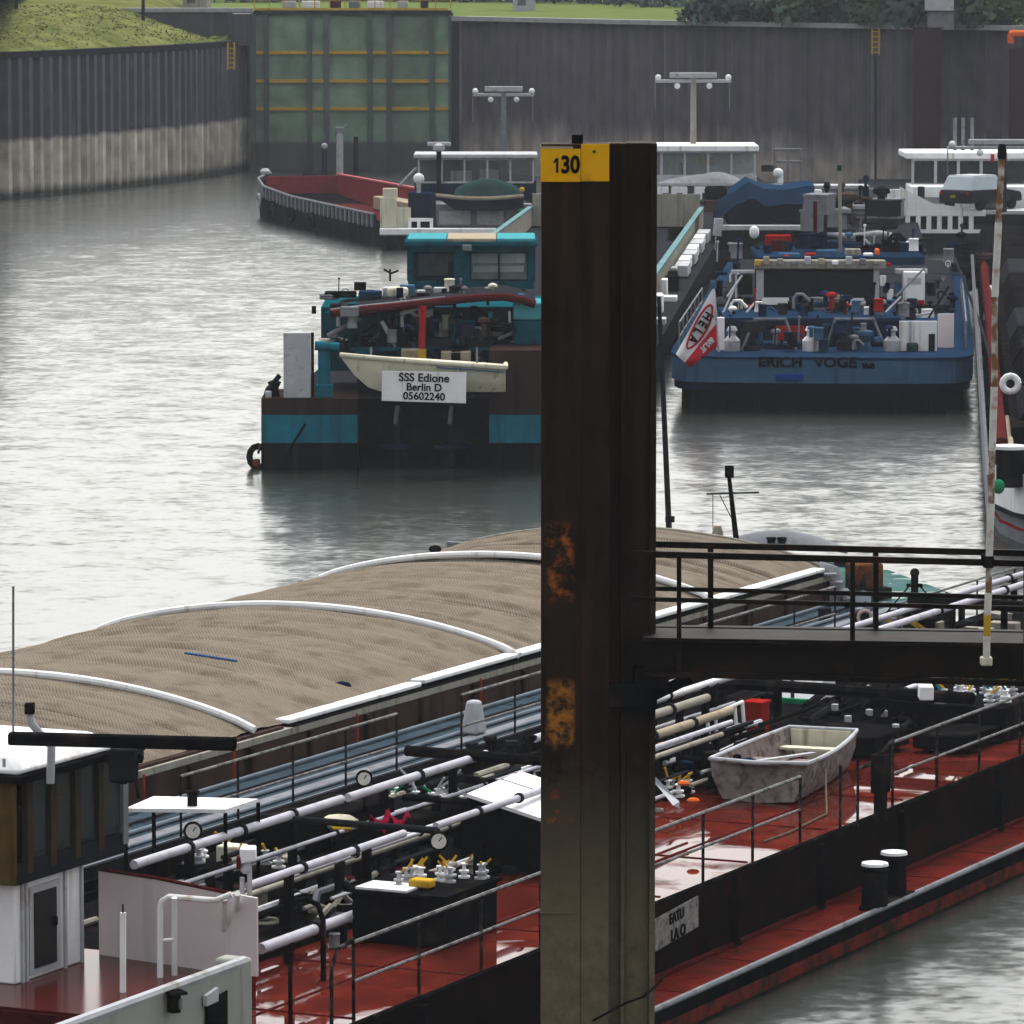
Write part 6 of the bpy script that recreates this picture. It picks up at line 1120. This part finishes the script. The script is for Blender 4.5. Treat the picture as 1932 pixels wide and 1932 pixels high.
# ------------------------------------------------------------------ barge under the blue cover
dc = 232.0
bc = T('blue_cover_barge', 'dark barge with peaked blue canvas cover beyond the blue stern', 'barge', Pd(1440, 440, dc))
MB().fb(Fr((Pd(1450, 300, dc).x, dc), .03), -4.4, 4.4, 0, 60, -1, 1.5).build('hull', DGREY, bc); PB('transom_rail', 1350, 1542, 425, 435, dc - .1, .4, LGREY, bc, .04); PB('transom', 1346, 1545, 436, 470, dc, .5, BLACKR, bc)
PB('house', 1372, 1530, 372, 424, dc + 3, 4, NAVY, bc, .08)
pk = [(1345, 385), (1385, 362), (1412, 343), (1440, 356), (1480, 358), (1525, 350), (1537, 352)]
def cv(u, v):
    i = min(int(u * 6), 5); t = u * 6 - i; x = pk[i][0] + (pk[i + 1][0] - pk[i][0]) * t; y = pk[i][1] + (pk[i + 1][1] - pk[i][1]) * t
    return Pd(x, y + (v * 30 + 3 * math.sin(u * 26) * v if v > 0 else 0), dc + 2.6 - .5 * v)
MB().grid(cv, 36, 8, (0, .05, 0)).build('cover_skirt', COVER, bc); MB().grid(lambda u, v: cv(u, 0) + Vector((0, 4.5 * v, .12 * math.sin(math.pi * v))), 36, 6).build('cover_top', COVER, bc)
PB('white_post', 1537, 1551, 358, 420, dc + 2, .3, WHITE, bc, .03); PB('white_flap', 1515, 1535, 385, 412, dc + 2.4, .1, LGREY, bc)
PB('brown_box', 1328, 1352, 378, 400, dc + 2, .5, BROWN, bc, .04); PB('dark_hump', 1330, 1372, 352, 378, dc + 3, .8, BLACK, bc, .15); TU('side_rail', [(1353, 445, dc), (1356, 412, dc)], .2, LGREY, bc)
for k in range(46): p = Pd(random.uniform(1545, 1668), random.uniform(398, 450), random.uniform(215, 240)); clutter(bc, p, random.uniform(.5, 1.4), DARKS())
TU('deck_post', [(1633, 400, dc), (1633, 352, dc)], .15, NAVY, bc); TU('deck_post', [(1658, 410, dc), (1658, 385, dc)], .12, BLACK, bc); MB().ball(Pd(1676, 405, dc), .2).build('gear_ball', BLACK, bc); TU('curved_pipe', [(1560, 440, dc - 10), (1600, 446, dc - 10), (1660, 440, dc - 10), (1700, 448, dc - 10)], .12, LGREY, bc)
MB().fb(Fr((Pd(1640, 300, 215).x, 214), .06), -3.0, 2.5, 0, 45, -1, 1.4).build('neighbour_deck', DGREY, bc)
# ------------------------------------------------------------------ white barge with the car
dv = 250.0
vb = T('white_barge', 'white barge with slotted bulwark and a dark car on deck at upper right', 'barge', Pd(1800, 430, dv))
MB().fb(Fr((Pd(1860, 300, dv).x, dv), .04), -4.7, 6, 0, 50, -1, 1.3).build('hull', DGREY, vb)
PB('bulwark_top', 1676, 1860, 396, 408, dv, .12, WHITE, vb, .03); PB('bulwark_base', 1700, 1850, 433, 440, dv, .12, WHITE, vb)
PB('bulwark_wing', 1674, 1698, 357, 420, dv - .1, .12, WHITE, vb, .03); MB().prism([Pd(1698, 352, dv), Pd(1760, 384, dv), Pd(1850, 396, dv), Pd(1698, 396, dv)], (0, .12, 0)).build('bulwark_sweep', WHITE, vb)
for k in range(8): PB('bulwark_stay', 1688 + k * 20, 1697 + k * 20, 408, 433 + (6 if k < 2 else 0), dv + .01, .1, WHITE, vb)
PB('white_house', 1720, 1960, 352, 398, dv + 3.5, 4, WHITE, vb, .05); PB('house_window', 1742, 1782, 372, 386, dv + 3.46, .03, WINDOW, vb); PB('deck', 1680, 1990, 398, 404, dv + .2, 3.2, LGREY, vb)
PB('roof', 1709, 1990, 288, 300, dv + 6, 5, WHITE, vb, .06); windowed(vb, 1722, 1980, 301, 350, dv + 6.3, LGREY, 6, WINDOW, .13); PB('back_wall', 1724, 1980, 301, 350, dv + 10, .06, GREY, vb)
PB('red_flag', 1869, 1876, 291, 305, dv + 5.5, .05, RED, vb); PB('dark_fan', 1732, 1745, 352, 380, dv + 2.5, .4, DGREY, vb, .06)
for u in (1802, 1817, 1834): TU('pipe_stack', [(u, 292, dv + 9), (u, 222, dv + 9)], .09, GREY, vb)
cp = Pd(1850, 397, dv + 1.6); car('estate_car', 'dark estate car with pale rear window parked on the white barge', Vector((cp.x, cp.y, Pd(0, 398, dv + .2).z + .02)), R(38), DGREY, mat('pale_car_glass', (.45, .50, .54), .2, var=.1), 4.4, 1.85, 1.62, YELLOW, roof=LGREY)
radmast('radar_mast', 'dark radar mast with long white arm in front of the white barge roof', 1893, 400, 270, dv - 2, 105, DGREY)
# ------------------------------------------------------------------ barge at the right edge
f5 = Fr((16.0, 127.0), .083)
rbt = T('black_barge', 'black barge with white stern bulwark and maroon rail at the right edge', 'barge', f5.p(0, 0, 0))
s5 = [(95, 4.5), (4, 4.5), (1.5, 4.35), (-.5, 3.9), (-2.2, 3.1), (-3.4, 2.0), (-4.0, .7)]
def st5(name, m_, z0, z1, off=0, b0=95): lo = [f5.p(-h - off, b, z0) for b, h in s5] + [f5.p(h + off, b, z0) for b, h in reversed(s5)]; MB().prism(lo, (0, 0, z1 - z0)).build(name, m_, rbt)
st5('hull', GREY, -1, .62, -.15); st5('red_line', RED, .30, .36, -.12); st5('rubbing_strake', DGREY, .621, .74, .02)
bwl = [f5.p(-h, b, .74) for b, h in s5[2:]] + [f5.p(h, b, .74) for b, h in reversed(s5[2:])]
for i in range(len(bwl) - 1):
    p, q = bwl[i], bwl[i + 1]; n_ = Vector((0, 0, .95)); MB().prism([p, q, q + n_, p + n_], (q - p).cross(n_).normalized() * -.06).build('bulwark_panel', WHITE, rbt)
st5('deck', BLACK, .741, .80, -.1)
MB().fb(f5, -3.9, 3.9, 6, 90, .8, 2.2).build('hold', BLACKR, rbt); MB().fb(f5, -4.6, -4.45, 4, 95, .75, 1.2).build('side_rail', GREY, rbt)
for b in range(9): MB().fb(f5, -3.7, 3.7, 8 + b * 9, 16.4 + b * 9, 2.21, 2.75, .3).build('hatch_cover', BLACKR if b % 3 else DGREY, rbt, bevel=.05)
MB().tube([f5.p(-4.2, b, 2.35 - .004 * b) for b in (0, 20, 40, 60, 85)], .16, 8).build('maroon_rail', MAROON, rbt); MB().tube([f5.p(-3.95, b, 1.9) for b in (-1, 12)], .1, 8).build('yellow_pipe', SAND, rbt)
for k in range(9): MB().fb(f5, -4.4, -4.1, 3 + k * 9, 3.3 + k * 9, .8, 2.0).build('rail_stay', DGREY, rbt)
o = T('twin_bollard', 'black bollard with white top on the stern of the right edge barge', 'bollard', f5.p(-3.2, .6, .8)); MB().lathe(Pd(1905, 918, 126.5), [(.33, 0), (.33, .85), (.36, .86), (.36, .9)], 14).build('drum', BLACK, o); MB().lathe(Pd(1905, 918, 126.5) + Vector((0, 0, .91)), [(.4, 0), (.4, .08)], 14).build('cap', WHITE, o)
o = MB().ball(Pd(1884, 918, 125), .15, (1, 1, 1.2)).build('green_buoy', GREENP, org=Pd(1884, 918, 125)); tag(o, 'green round fender hanging at the white stern bulwark', 'fender')
c = Pd(1906, 724, 140); o = T('life_ring', 'white life ring on the maroon rail of the right edge barge', 'life ring', c); MB().tube([c + Vector((math.cos(k * .5236) * .21, -.05, math.sin(k * .5236) * .21)) for k in range(13)], .09, 8).build('ring', WHITE, o); MB().bar(c, c + f5.r * .9, .05).build('bracket', DGREY, o)
for k, (u, v) in enumerate(((1917, 575), (1930, 570), (1870, 560), (1872, 605), (1888, 590), (1928, 690))): p = Pd(u, v, 190 - (v - 560) * .25); MB().lathe(p, [(.1, -.3), (.3, -.2), (.3, .25), (.15, .4)], 10).build('deck_drum', WHITE if k != 3 else LGREY, rbt)
for k in range(30): p = Pd(random.uniform(1800, 1870), random.uniform(462, 560), 205); clutter(rbt, p, random.uniform(.4, 1.1), DARKS())
text(rbt, 'MS LINDA', Pd(1905, 487, 196), .5, YELLOW, sx=1.0) if False else None
for q_ in ((1795, 470, 1893, 755),): TU('neighbour_rail', [(q_[0], q_[1], 200), ((q_[0] + q_[2]) / 2 + 6, (q_[1] + q_[3]) / 2, 165), (q_[2], q_[3], 143)], .05, DGREY, rbt)
# ================================================================== HAZE
hm = bpy.data.materials.new('haze_air'); hm.use_nodes = True; nt = hm.node_tree; nt.nodes.remove(nt.nodes['Principled BSDF'])
pv = nt.nodes.new('ShaderNodeVolumePrincipled'); pv.inputs['Color'].default_value = (.86, .92, 1, 1); pv.inputs['Density'].default_value = HAZE
lk(nt, pv.outputs[0], nt.nodes['Material Output'].inputs['Volume'])
hb = MB().fb(WORLD, -330, 330, -70, 910, -2, 24).build('haze', hm, org=(0, 0, 0), smooth=False); tag(hb, kind='stuff')
